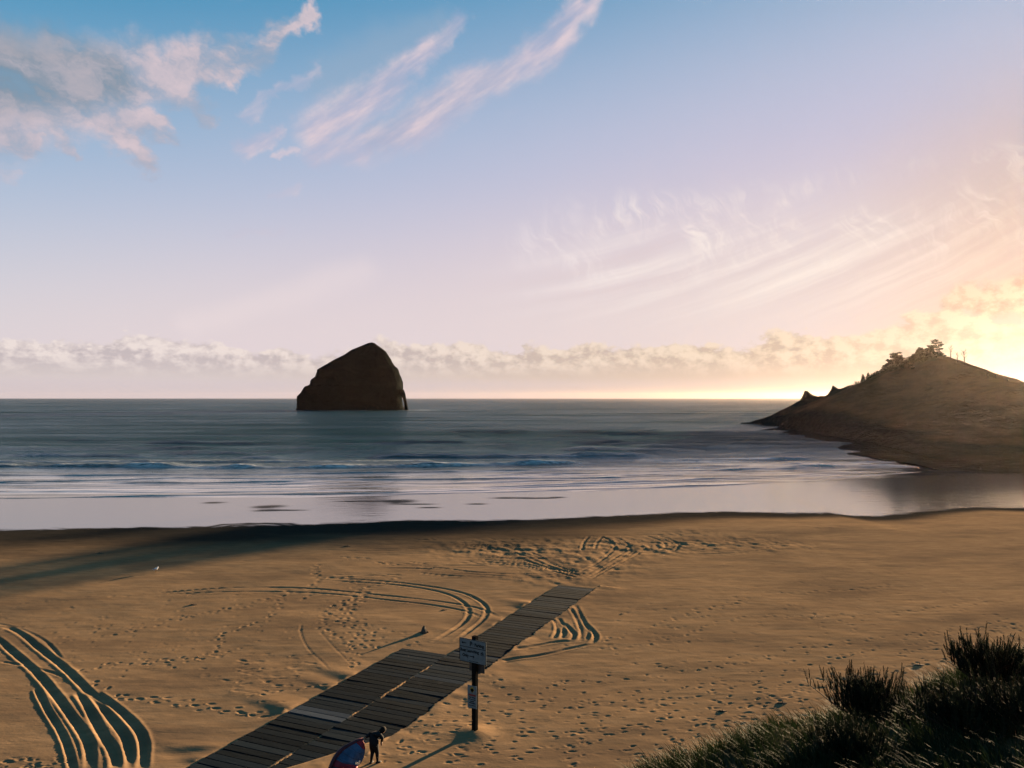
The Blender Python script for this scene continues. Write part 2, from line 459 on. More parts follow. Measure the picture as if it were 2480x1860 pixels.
for i in range(10):
    a = rr.uniform(-70, 70)
    RUTS.append((Z8((1340 + a * 2, 340 + a * .5), (1200 + a, 430 + a * .5), (1050 + a, 520 + a * .4), (900 + a * 1.2, 600 + a * .3)), .15, .045, .04))
for i in range(16):
    e = rr.uniform(230, 500); b = rr.uniform(-60, 120)
    RUTS.append((Z8((820 - b, 575 - abs(b) * .3), (560 - b, 440 + e * .2), (300 - b, 180 + e * .65), (-b - rr.uniform(0, 400), e - 20)), .13, .035, .03))
for i in range(34):
    x0 = rr.uniform(650, 1250); y0 = rr.uniform(1305, 1395); L = rr.uniform(60, 200); dy = rr.uniform(-4, 10)
    RUTS.append(([(x0, y0), (x0 + L * .5, y0 + dy * .6 + rr.uniform(-3, 3)), (x0 + L, y0 + dy)], rr.uniform(.12, .2), rr.uniform(.025, .045), .03))
for i in range(26):
    x0 = rr.uniform(1520, 1950); y0 = rr.uniform(1285, 1345); L = rr.uniform(40, 110)
    RUTS.append(([(x0, y0), (x0 + L * .5, y0 + rr.uniform(-3, 3)), (x0 + L, y0 + rr.uniform(-5, 3))], rr.uniform(.12, .2), rr.uniform(.02, .04), .025))
# faint far arc on the wet sand
WETRUT = [([(497, 1279), (540, 1271), (600, 1268), (660, 1269), (715, 1277)], .30), ([(515, 1281), (560, 1274), (640, 1268), (700, 1269), (738, 1277)], .30)]

BW_U = Vector((0.399, 0.917)).normalized()          # boardwalk direction, towards the sea
BW_V = Vector((BW_U.y, -BW_U.x))                    # to the right of it
BW_O = Vector(G(1083, 1590))                        # a place on the seam between the lanes
LANE_W = 2.84
def bw_local(X, Y):
    dx, dy = X - BW_O.x, Y - BW_O.y
    return dx * BW_U.x + dy * BW_U.y, dx * BW_V.x + dy * BW_V.y
BW_TOP = 0.075
_s1, _ = bw_local(*G(1352, 1418)); BW_FAR = float(_s1)
_s0, _ = bw_local(*G(975, 1573)); BW_LEFT_FAR = float(_s0)
BW_NEAR = -22.0

def base_height(X, Y):
    ys, yw = y_shore(X), y_wet(X)
    z = -0.25 * ss(yw - 14, yw, Y)
    t = np.clip((Y - yw) / (ys - yw), 0, None)
    z = z - 0.62 * np.minimum(t, 1.0) - 0.045 * np.clip(Y - ys, 0, 40)
    z += 0.05 * fbm(X * .09, Y * .13, 11, 3) * (1 - ss(yw - 10, yw, Y))
    return z

def build_beach():
    NR, NC = 800, 1040
    yp = np.linspace(CAM_Z * FOC / 21.0, CAM_Z * FOC / 175.0, NR)
    Yr = CAM_Z * FOC / yp
    u = np.linspace(-1, 1, NC)
    # extra columns reach far out on both sides
    ext = np.array([1.06, 1.15, 1.3, 1.6, 2.2, 3.2])
    u = np.concatenate([-ext[::-1], u, ext])
    hw = 0.74 * Yr + 5.0
    X = u[None, :] * hw[:, None]; Y = np.repeat(Yr[:, None], len(u), 1)
    Z = base_height(X, Y)
    NU = len(u); c0 = len(ext)
    def win(x0, x1, y0, y1):
        r0 = np.searchsorted(Yr, y0); r1 = np.searchsorted(Yr, y1)
        if r1 <= r0: r1 = min(r0 + 1, NR)
        h0 = hw[min(r0, NR - 1)]; h1 = hw[min(max(r1 - 1, 0), NR - 1)]
        cands = [x0 / h0, x0 / h1, x1 / h0, x1 / h1]
        f = lambda q: int((q + 1) * 0.5 * (NC - 1)) + c0
        return max(r0 - 1, 0), min(r1 + 1, NR), max(f(min(cands)) - 1, 0), min(f(max(cands)) + 2, NU)
    dry = 1 - ss(-4, 1.0, Y - y_wet(X) + 2.0 * fbm(X * .15, Y * .1, 3, 3))
    dist = np.zeros_like(Z)
    # wind-formed relief
    Z += dry * (0.014 * fbm(X * .35, Y * .8, 21, 4) + 0.006 * fbm(X * 1.1, Y * 2.0, 22, 3))
    # tyre ruts
    for pts, w, dep, berm in RUTS:
        P = np.array([G(*q) for q in pts])
        # smooth the polyline
        for _ in range(2):
            Q = [P[0]]
            for a, b in zip(P[:-1], P[1:]): Q += [a * .75 + b * .25, a * .25 + b * .75]
            Q.append(P[-1]); P = np.array(Q)
        mg = w * 3.6
        r0, r1, q0, q1 = win(P[:, 0].min() - mg, P[:, 0].max() + mg, P[:, 1].min() - mg, P[:, 1].max() + mg)
        xs = X[r0:r1, q0:q1]; ys = Y[r0:r1, q0:q1]
        best = np.full(xs.shape, 1e9); tpar = np.zeros(xs.shape)
        L = 0.0; lens = np.linalg.norm(P[1:] - P[:-1], axis=1); tot = lens.sum()
        for (a, b, l) in zip(P[:-1], P[1:], lens):
            d = b - a; t = np.clip(((xs - a[0]) * d[0] + (ys - a[1]) * d[1]) / max(l * l, 1e-9), 0, 1)
            dd = np.hypot(xs - a[0] - t * d[0], ys - a[1] - t * d[1])
            k = dd < best; best[k] = dd[k]; tpar[k] = (L + t[k] * l) / tot; L += l
        wob = 1 + 0.08 * fbm(xs * 1.6, ys * 1.6, 31, 3)
        q = best / (w * wob)
        prof = -dep * np.exp(-(q ** 4)) + berm * np.exp(-((q - 1.55) / 0.42) ** 2) * (0.9 + 0.3 * fbm(xs * 1.4, ys * 1.4, 33, 4))
        fade = ss(0, .06, tpar) * (1 - ss(.92, 1.0, tpar) * .8)
        inner = Z[r0:r1, q0:q1]
        inner += prof * fade * (0.72 + 0.4 * fbm(xs * .35, ys * .35, 34, 2))
        dist[r0:r1, q0:q1] = np.maximum(dist[r0:r1, q0:q1], np.exp(-q * q * .4) * fade)
    # footprints
    rs = np.random.RandomState(8)
    prints = []
    def trail(pts, step=.66, gap=.16, jit=.05, size=1.0, depth=.05):
        P = np.array([G(*q) for q in pts]); side = 1
        carry = 0.0
        for a, b in zip(P[:-1], P[1:]):
            d = b - a; l = np.hypot(*d); d = d / l; nn = np.array((-d[1], d[0]))
            s = carry
            while s < l:
                c = a + d * s + nn * side * gap + rs.randn(2) * jit * 1.8
                prints.append((c[0], c[1], math.atan2(d[1], d[0]) + rs.randn() * .2, size * rs.uniform(.6, 1.15), depth * .38 * rs.uniform(.35, 1.35)))
                side = -side; s += step * rs.uniform(.85, 1.15)
            carry = s - l
    trail([(120, 1562), (330, 1525), (690, 1440)], depth=.035); trail([(140, 1545), (400, 1500), (590, 1474), (700, 1436)], depth=.03)
    trail([(170, 1630), (270, 1612), (420, 1600), (505, 1583), (535, 1560), (530, 1540), (600, 1515), (655, 1500), (670, 1465), (700, 1430)])
    trail([(200, 1622), (290, 1600), (400, 1596), (460, 1600), (520, 1580), (550, 1560)]); trail([(350, 1610), (440, 1612), (545, 1575)])
    trail([(225, 1650), (280, 1690), (330, 1695), (440, 1692), (520, 1710), (600, 1725), (660, 1735)], size=1.25, depth=.07)
    trail([(300, 1685), (400, 1700), (470, 1712), (560, 1722), (640, 1740)], size=1.25, depth=.07)
    trail([(620, 1690), (650, 1680), (720, 1670), (820, 1655)]); trail([(620, 1690), (650, 1700), (700, 1705)])
    for off in (0, 8):
        trail([(870 + off, 1440), (790 + off, 1475), (775 + off, 1500), (785 + off, 1530), (835 + off, 1558), (860 + off, 1590), (850 + off, 1620)])
    for off in (0, 18):
        trail([(865 + off, 1435), (835 + off, 1470), (815 + off, 1495), (860 + off, 1540), (880 + off * 1.5, 1575)])
    trail([(880, 1445), (850, 1480), (845, 1505), (890, 1530), (940, 1555), (1020, 1567)]); trail([(860, 1490), (900, 1525), (960, 1530), (1010, 1555)])
    trail([(800, 1400), (850, 1400), (870, 1440)]); trail([(960, 1400), (900, 1420), (880, 1440)]); trail([(760, 1370), (770, 1400), (740, 1450)])
    trail([(1440, 1558), (1510, 1540), (1605, 1507), (1694, 1478), (1800, 1455)], depth=.05)
    trail([(1890, 1436), (1980, 1434), (2070, 1428), (2110, 1424), (2160, 1415)], depth=.06)
    for k in range(3):
        y0 = 1575 + k * 70; x0 = 1250 - k * 30
        trail([(x0, y0 + rs.randn() * 8), (1550, y0 - 30 + rs.randn() * 24), (1800, y0 - 70 + rs.randn() * 24), (2100, y0 - 95 + rs.randn() * 20), (2500, y0 - 130 + rs.randn() * 10)], step=.7 + .05 * k, jit=.09, depth=.05)
    for k in range(4):
        trail([(1000 - k * 10 + rs.randn() * 30, 1740 + k * 30), (1300 + rs.randn() * 40, 1720 + k * 30), (1650 + rs.randn() * 30, 1690 + k * 26), (2000, 1640 + k * 22)], jit=.12, depth=.05)
    for k in range(4):
        trail([(1500 + k * 60, 1840), (1750 + k * 40, 1720 + rs.randn() * 10), (2050 + k * 10, 1640 + rs.randn() * 10), (2300, 1590 + k * 6), (2500, 1570)], jit=.12)
    for k in range(4):
        trail([(2240, 1540 + k * 12), (2350, 1520 + k * 8), (2500, 1500 + k * 10)], jit=.15)
    trail([(1010, 1755), (1080, 1735), (1110, 1715), (1150, 1690), (1190, 1650), (1230, 1640)], jit=.2)
    trail([(940, 1840), (980, 1800), (1010, 1760), (1060, 1745)], jit=.2); trail([(1040, 1700), (1090, 1700), (1120, 1690)], jit=.2)
    def scatter(n, poly, size, dep):
        a = np.array(poly); x0, y0 = a.min(0); x1, y1 = a.max(0); k = 0
        while k < n:
            x, y = rs.uniform(x0, x1), rs.uniform(y0, y1)
            ins = False
            for (ax, ay), (bx, by) in zip(poly, poly[1:] + poly[:1]):
                if (ay > y) != (by > y) and x < (bx - ax) * (y - ay) / (by - ay) + ax: ins = not ins
            if ins:
                g = G(x, y); prints.append((g[0], g[1], rs.uniform(-.6, .6), size * rs.uniform(.4, 1.3), dep * .42 * rs.uniform(.2, 1.3))); k += 1
    scatter(330, [(930, 1840), (1120, 1680), (1560, 1600), (2480, 1480), (2480, 1570), (2000, 1720), (1550, 1860), (930, 1860)], 1.0, .04)
    scatter(260, [(1330, 1500), (2480, 1300), (2480, 1480), (1500, 1600)], .55, .025)
    scatter(70, [(500, 1580), (760, 1580), (800, 1650), (600, 1690), (480, 1660)], 1.5, .03)
    scatter(160, [(0, 1460), (400, 1420), (900, 1440), (700, 1560), (0, 1700)], .5, .02)
    scatter(50, [(0, 1835), (170, 1830), (170, 1860), (0, 1860)], .9, .04)
    for (cx, cy, ang, sz, dep) in prints:
        la, lb = .145 * sz, .068 * sz
        mg = la * 2.4
        r0, r1, q0, q1 = win(cx - mg, cx + mg, cy - mg, cy + mg)
        xs = X[r0:r1, q0:q1] - cx; ys = Y[r0:r1, q0:q1] - cy
        if xs.size == 0: continue
        ca, sa = math.cos(ang), math.sin(ang)
        # never narrower than the local mesh
        rowstep = max(Y[min(r0 + 1, NR - 1), 0] - Y[r0, 0], 0.03)
        la2 = max(la, rowstep * 1.1); lb2 = max(lb, rowstep * 1.1)
        q = np.sqrt(((xs * ca + ys * sa) / la2) ** 2 + ((ys * ca - xs * sa) / lb2) ** 2)
        q = q * (1 + .35 * fbm(xs * 5 + cx, ys * 5 + cy, 44, 2))
        # the toe throws sand up on one side only
        rim = np.clip((xs * math.cos(ang * 7 + cx) + ys * math.sin(ang * 7 + cx)) / la2, 0, 1)
        Z[r0:r1, q0:q1] += -dep * 1.2 * np.exp(-q ** 3) + dep * .75 * rim * np.exp(-((q - 1.35) / .36) ** 2)
        dist[r0:r1, q0:q1] = np.maximum(dist[r0:r1, q0:q1], np.exp(-q * q))
    # churned patches on the berm
    def churn(pts, rad, amp):
        for (px, py) in pts:
            g = G(px, py); d = np.hypot((X - g[0]) / rad, (Y - g[1]) / (rad * .8))
            w = np.exp(-d * d)
            k = w > .02
            Z[k] += w[k] * amp * fbm(X[k] * 1.3, Y[k] * 1.0, 41, 3)
    churn([(1300, 1320), (1400, 1345), (1450, 1370), (1250, 1335), (1130, 1330), (1500, 1310), (1600, 1320), (1750, 1315), (1880, 1320), (1350, 1395), (1560, 1330)], 4.0, .07)
    churn([(1650, 1320), (1700, 1290), (2000, 1275), (2160, 1275), (2430, 1283)], 3.0, .06)
    # sand drifted against and over the boardwalk
    s, v = bw_local(X, Y)
    wob = .16 * fbm(s * 1.3, v * .4, 51, 3)
    near = (np.abs(v) < 7) & (s > BW_NEAR - 3) & (s < BW_FAR + 4)
    vv = v + wob
    left_edge = np.where(s < BW_LEFT_FAR, -LANE_W, 0.0)
    on = near & (vv > left_edge + .05) & (vv < LANE_W - .05) & (s < BW_FAR - .02)
    dr = np.where(vv >= LANE_W - .05, np.maximum(vv - LANE_W, 0), 9.0); dl = np.where(vv <= left_edge + .05, np.maximum(left_edge - vv, 0), 9.0)
    rgt = near & (dr < 4) & (s < BW_FAR + 1)
    Z = np.where(rgt, Z + (BW_TOP + .02 + .05 * fbm(s * .9, v * .9, 52, 2)) * np.exp(-dr / 1.3), Z)
    tong = np.maximum(0, fbm(s * .55 + v * .12, v * .10, 53, 2)) ** 1.2 * 2.0
    lft = near & (dl < 6) & (s < BW_FAR + 1)
    Z = np.where(lft, Z + (.13 * tong * np.exp(-dl / 1.8)) * ss(0, .25, dl), Z)
    # sand over the near end of the right lane
    cover = near & (s < -13.6 + 1.2 * (v - .0) ) & (v > 0)
    Z = np.where(on, np.minimum(Z, -.06), Z)
    cov = np.clip((-14.2 + 1.9 * v - s) / 1.2, 0, 1) * ((v > -.6) & near)
    Z = np.where(on & (cov > 0), Z * (1 - cov) + (BW_TOP + .06 + .03 * fbm(X, Y, 54, 3)) * cov, Z)
    # sand wedged into the seam
    seam = near & (np.abs(v + .03 * fbm(s * 2, v * 0, 55, 2)) < .085) & (s < BW_LEFT_FAR - .3)
    Z = np.where(seam, BW_TOP - .008 + .10 * fbm(s * .8, v * 0 + 3, 56, 3), Z)
    # mound of sand at the foot of the sign post
    g = G(1150, 1775); d = np.hypot(X - g[0], Y - g[1]); Z += .12 * np.exp(-(d / .7) ** 2)
    # hollow by the left edge at the near end
    for (hx, hy, rx, ry, dp) in ((450, 1822, .8, .5, -.06), (500, 1808, 1.2, .4, .03)):
        g = G(hx, hy); Z += dp * np.exp(-((X - g[0]) / rx) ** 2 - ((Y - g[1]) / ry) ** 2) * (~on)
    # wetness and darker patches
    yw = y_wet(X); edge = 1.3 * fbm(X * .12, Y * .25, 61, 4) + .9 * fbm(X * .5 + Y * .5, Y * 1.6, 62, 4)
    film = ss(-.5, .9, Y - yw + edge)
    moistw = np.interp(X, [-70, -40, -8, 8, 22, 35, 70], [21.0, 21.0, 24.0, 19.0, 11.0, 7.0, 5.5])
    wet = ss(-1.0, -.30, (Y - yw) / moistw + .16 * fbm(X * .05, Y * .16, 63, 4))
    wet = np.clip(wet + .35 * ss(.2, .6, fbm(X * .03, Y * .11, 64, 3)) * ss(55, 70, Y) * (X < 5), 0, 1)  # irregular darker patches on the left part of the sand
    # damp sand bars that stand out of the film
    for (px, py, rx, ry) in ((520, 1215, 1.6, 1.2), (655, 1226, 2.2, 2.0), (650, 1237, 2.0, 1.3), (705, 1237, 2.2, .8), (965, 1213, 2.6, 2.6), (1000, 1221, 3.0, .8), (1038, 1231, 1.6, .8), (1155, 1221, 1.6, .8), (1240, 1204, 3.0, 1.2), (1280, 1205, 1.6, 1.0), (1320, 1205, 2.0, 1.0), (1350, 1203, 1.4, .8), (880, 1212, 4.0, 1.0)):
        g = G(px, py, -.6); d = ((X - g[0]) / rx) ** 2 + ((Y - g[1]) / ry) ** 2 + .5 * fbm(X * .6, Y * .6, 65, 3)
        film = film * (1 - np.exp(-np.clip(d, 0, 99) ** 2) * .9)
    for pts, w in WETRUT:
        P = np.array([G(*q, -.3) for q in pts])
        for a, b in zip(P[:-1], P[1:]):
            d = b - a; t = np.clip(((X - a[0]) * d[0] + (Y - a[1]) * d[1]) / (d @ d), 0, 1)
            dd = np.hypot(X - a[0] - t * d[0], Y - a[1] - t * d[1]); film = film * (1 - np.exp(-(dd / .5) ** 2))
    me = grid_mesh('beach', X, Y, Z, mat_sand())
    attr(me, 'wet', wet); attr(me, 'film', film); attr(me, 'disturbed', dist)
    return obj('beach', me, kind='structure', label='sandy beach with tyre ruts and footprints, wet along the water')

# ------------------------------------------------------------------ sea
def build_sea():
    NR, NC = 620, 560
    yp = np.concatenate([np.linspace(CAM_Z * FOC / 96, CAM_Z * FOC / 400, 440), np.linspace(CAM_Z * FOC / 400, CAM_Z * FOC / 13000, 181)[1:]])
    Yr = CAM_Z * FOC / yp
    u = np.linspace(-1, 1, NC); u = np.sign(u) * (np.abs(u) ** 1.0)
    ext = np.array([1.1, 1.25, 1.4]); u = np.concatenate([-ext[::-1], u, ext])
    X = u[None, :] * (0.74 * Yr + 25)[:, None]; Y = np.repeat(Yr[:, None], len(u), 1)
    off = Y - y_shore(X)                     # metres out from the shore
    deep = ss(20, 130, off)
    Z = np.full(X.shape, SEA_Z)
    step = np.gradient(Yr)[:, None]
    for lam, amp, ang, sd in ((46, .34, .02, 1), (29, .22, -.05, 2), (17, .12, .07, 3)):
        ph = 2 * np.pi * (off * math.cos(ang) + X * math.sin(ang)) / lam + 2.6 * fbm(X * .012, Y * .02, 70 + sd, 3)
        env = (.35 + .9 * np.clip(fbm(X * .010, Y * .022, 80 + sd, 3) + .35, 0, 1))
        Z += deep * amp * env * (np.exp(np.sin(ph)) - 1.27) * .6 * np.clip(1.6 - step / (lam * .3), 0, 1)
    Z += .03 * fbm(X * .5, Y * .5, 91, 3) * ss(3, 30, off) * np.clip(1.5 - step, 0, 1)
    foam = np.zeros_like(Z)
    def line(pts, h, face, back, fo=0.0, brk=0.0, seed=1, gap=0.0):
        P = np.array([G(*q, SEA_Z) for q in pts])
        yl = np.interp(X, P[:, 0], P[:, 1]); ends = ss(P[0, 0] - 1, P[0, 0] + 8, X) * (1 - ss(P[-1, 0] - 8, P[-1, 0] + 1, X))
        if pts[0][0] <= 0: ends = 1 - ss(P[-1, 0] - 8, P[-1, 0] + 1, X)
        n = fbm(X * .11, X * 0 + seed, 100 + seed, 4)
        yl = yl + .8 * fbm(X * .06, X * 0, 120 + seed, 3) + .25 * fbm(X * .7, Y * .2, 121 + seed, 2)
        d = Y - yl
        prof = np.where(d < 0, np.exp(-(d / face) ** 2), np.exp(-(d / back) ** 2))
        a = h * ends * np.clip(.75 + n * .7 - gap * np.clip(fbm(X * .04, X * 0 + 9, 140 + seed, 2), 0, 1) * 2, .05, 1.5)
        Z[...] += a * prof
        if fo:
            foam[...] = np.maximum(foam, fo * ends * np.exp(-((d + face * .2) / (face * 1.2 + .3)) ** 2) * np.clip(.5 + n * 1.6, 0, 1))
        if brk:
            foam[...] = np.maximum(foam, brk * ends * np.exp(-np.clip(d, 0, 99) / 6.0) * (d > -face) * np.clip(.65 + fbm(X * .08, Y * .12, 160 + seed, 3), 0, 1))
            foam[...] = np.maximum(foam, brk * .8 * ends * np.exp(-np.clip(-d, 0, 99) / 7.0) * (d < 0) * np.clip(.45 + fbm(X * .08, Y * .15, 161 + seed, 3), 0, 1))
    line([(0, 1208), (300, 1203), (620, 1198), (900, 1195), (1240, 1187)], .16, .5, 3, .35, 0, 1)
    line([(800, 1201), (1240, 1191), (1600, 1180), (1800, 1172)], .12, .5, 3, 0, 0, 2)
    line([(0, 1171), (430, 1158), (620, 1160), (900, 1163), (1200, 1160), (1500, 1158), (1700, 1150)], .24, .6, 5, .15, 0, 3)
    line([(0, 1150), (190, 1152), (620, 1150), (900, 1146), (1240, 1140), (1500, 1137), (2230, 1130)], .26, .7, 6, .3, 0, 4)
    line([(0, 1131), (250, 1130), (600, 1133), (700, 1134), (900, 1132), (1240, 1125), (1450, 1122)], .95, 1.6, 7, .95, 1.0, 5, .4)
    line([(-200, 1122), (300, 1121), (700, 1120), (1100, 1117)], .4, 1.8, 9, .2, .6, 6)
    line([(880, 1107), (1100, 1107), (1240, 1106), (1460, 1105), (1600, 1104)], 1.25, 2.2, 10, .1, 0, 7)
    line([(0, 1101), (300, 1104), (560, 1109), (900, 1109)], .8, 2.2, 10, 0, 0, 8, .5)
    line([(1530, 1115), (1700, 1116), (1890, 1114), (2000, 1112)], .7, 1.5, 8, .2, 0, 9)
    line([(1850, 1097), (1950, 1097), (2110, 1094)], .6, 1.6, 9, 0, 0, 10)
    line([(1650, 1133), (1900, 1127), (2230, 1120)], .4, 1.0, 6, .2, 0, 11)
    line([(1250, 1152), (1500, 1147), (1900, 1137), (2260, 1130)], .22, .6, 5, .1, 0, 12)
    line([(-100, 1085), (400, 1083), (900, 1088), (1300, 1086)], .55, 3, 12, 0, 0, 13, .6)
    line([(1200, 1078), (1600, 1082), (1900, 1078)], .5, 3, 12, 0, 0, 14, .6)
    rq = random.Random(17)
    for i in range(16):
        y0 = rq.uniform(1046, 1100); x0 = rq.uniform(-200, 1500); ln = rq.uniform(350, 900)
        line([(x0, y0), (x0 + ln * .5, y0 + rq.uniform(-2, 2)), (x0 + ln, y0 - rq.uniform(0, 4))], rq.uniform(.35, .8), 3.0, 10, 0, 0, 20 + i, .4)
    for i in range(14):
        f = rq.uniform(0, 1); x0 = rq.uniform(900, 1500); y0 = 1196 - f * 70; x1 = 2260 - f * 120
        line([(x0, y0), ((x0 + x1) / 2, y0 - 8 - 14 * (1 - f)), (x1, y0 - 20 - 34 * (1 - f))], rq.uniform(.08, .2), .6, 4, 0, 0, 40 + i, .3)
    for i in range(8):
        y0 = rq.uniform(1140, 1200); line([(0, y0), (500, y0 + rq.uniform(-5, 3)), (rq.uniform(800, 1300), y0 - rq.uniform(3, 9))], rq.uniform(.06, .14), .5, 4, .1, 0, 60 + i, .5)
    chop = .035 + .80 * ss(25, 120, off)
    # surf at the foot of the sea stack
    ca, cb = at(718, 993, 954).x, at(985, 993, 954).x
    e = np.sqrt(((X - (ca + cb) / 2) / ((cb - ca) / 2)) ** 2 + ((Y - 960) / 40) ** 2)
    foam = np.maximum(foam, np.exp(-((e - 1.03) / .07) ** 2) * np.clip(.55 + fbm(X * .05, Y * .05, 171, 3), 0, 1))
    foam = np.maximum(foam, .8 * np.exp(-((X - cb - 18) / 22) ** 2 - ((Y - 940) / 25) ** 2))
    # lee of the headland: smoother water on the right
    me = grid_mesh('sea', X, Y, Z, mat_sea())
    shallow = (1 - ss(10, 60, off)) 
    attr(me, 'foam', foam); attr(me, 'chop', chop); attr(me, 'shallow', shallow)
    return obj('sea', me, kind='structure', label='grey-green sea with low breakers rolling to the beach')

# ------------------------------------------------------------------ headland
RIDGE = [(1793, 1027, 447), (1807, 1021, 446), (1874, 1016, 445), (1911, 991, 443), (1946, 965, 440), (1961, 957, 435), (1997, 959, 428), (2023, 947, 421), (2061, 932, 408), (2088, 931, 398),
         (2125, 914, 385), (2148, 893, 376), (2185, 881, 364), (2208, 867, 356), (2242, 857, 346), (2265, 856, 340), (2305, 866, 330), (2322, 880, 325),
         (2359, 889, 316), (2375, 907, 311), (2395, 914, 305), (2419, 918, 298), (2449, 926, 290), (2480, 925, 282)]
_RD = [at(*r) for r in RIDGE]
RX = [(v.y, v.x, v.z) for v in _RD] + [(262, 190, 16.5), (240, 205, 12.0), (222, 222, 8.5), (205, 236, 6.0), (190, 244, 5.0), (160, 250, 3.5), (130, 255, 2.5)]
RX = np.array(sorted(RX))
FX = np.array(sorted([(470, 150), (452, 134), (447, 129), (440, 136), (420, 141), (397, 146), (378, 137), (362, 121), (345, 122), (300, 119), (256, 114), (220, 106), (182, 98), (168, 99), (158, 108), (148, 122), (138, 150), (128, 190)]))
def head_height(X, Y):
    xr = np.interp(Y, RX[:, 0], RX[:, 1]); zr = np.interp(Y, RX[:, 0], RX[:, 2]); xf = np.interp(Y, FX[:, 0], FX[:, 1])
    xf = xf + 3.0 * fbm(Y * .06, X * .04, 201, 3)
    t = (X - xf) / np.maximum(xr - xf, 2.0)
    up = np.where(t < 1, np.clip(t, -1, 1), 1 - (X - xr) / 95.0)
    prof = np.where(t < 0, up * 8, np.where(t < 1, SEA_Z + (zr - SEA_Z) * (0.16 * ss(0, .10, t) + .84 * np.clip(t, 0, 1) ** 1.12), SEA_Z + (zr - SEA_Z) * np.clip(up, -.05, 1) ** 1.0))
    rug = ss(.02, .3, t) * (1 - ss(.86, .98, np.where(t < 1, t, 2 - t)) * .8)
    gul = fbm(Y * .055 + X * .02, X * .012, 202, 4)
    prof += rug * (1.9 * gul + .8 * fbm(X * .12, Y * .12, 203, 4)) * np.clip(zr / 20, .15, 1)
    prof += .35 * fbm(X * .5, Y * .5, 204, 3) * ss(.0, .1, t)
    return prof, t

def mat_headland():
    m, nt, p = material('headland_ground')
    veg = A(nt, 'veg'); rock = A(nt, 'rock')
    n1 = noise(pos(nt, (.10, .10, .25)), 1.0, 6.0, .62); n2 = noise(pos(nt, (.5, .5, .5)), 1.0, 5.0, .65)
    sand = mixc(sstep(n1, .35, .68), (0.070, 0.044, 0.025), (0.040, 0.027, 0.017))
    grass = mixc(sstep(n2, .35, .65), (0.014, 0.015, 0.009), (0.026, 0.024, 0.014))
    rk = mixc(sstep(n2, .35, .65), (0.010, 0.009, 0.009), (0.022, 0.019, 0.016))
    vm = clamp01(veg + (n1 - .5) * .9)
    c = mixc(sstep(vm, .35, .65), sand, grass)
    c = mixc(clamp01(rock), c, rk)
    setp(nt, p, Base_Color=c, Roughness=1.0, Specular_IOR_Level=.0, Normal=bump(nt, n2 + n1 * 2.0, .8, 1.2))
    return m

def build_headland():
    xs = np.concatenate([np.arange(88, 200, 1.0), np.arange(200, 345, 3.0)])
    ys = np.concatenate([np.arange(112, 270, 1.6), np.arange(270, 476, .9)])
    X, Y = np.meshgrid(xs, ys)
    Z, t = head_height(X, Y)
    Z = np.clip(Z, -6, None)
    # two rock horns on the seaward shoulder
    for (px, py, Yd, hh, w) in ((1950, 951, 439, 3.0, 1.5), (1956, 957, 437, 1.6, 2.0), (2017, 941, 423, 2.6, 1.3), (2021, 946, 421, 1.5, 2.0)):
        v = at(px, py, Yd); Z += hh * np.exp(-((X - v.x) / w) ** 2 - ((Y - v.y) / (w * 2.0)) ** 2)
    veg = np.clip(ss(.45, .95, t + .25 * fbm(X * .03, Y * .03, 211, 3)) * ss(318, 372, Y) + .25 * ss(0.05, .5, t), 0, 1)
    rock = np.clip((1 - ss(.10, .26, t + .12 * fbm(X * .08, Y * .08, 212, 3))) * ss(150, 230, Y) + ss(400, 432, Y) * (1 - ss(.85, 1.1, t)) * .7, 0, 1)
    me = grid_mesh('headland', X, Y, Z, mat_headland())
    attr(me, 'veg', veg); attr(me, 'rock', rock)
    return obj('headland', me, kind='structure', label='dark sandy headland with pines along its crest')
def head_z(x, y):
    Z, _ = head_height(np.array([[x]], float), np.array([[y]], float)); return float(Z[0, 0])

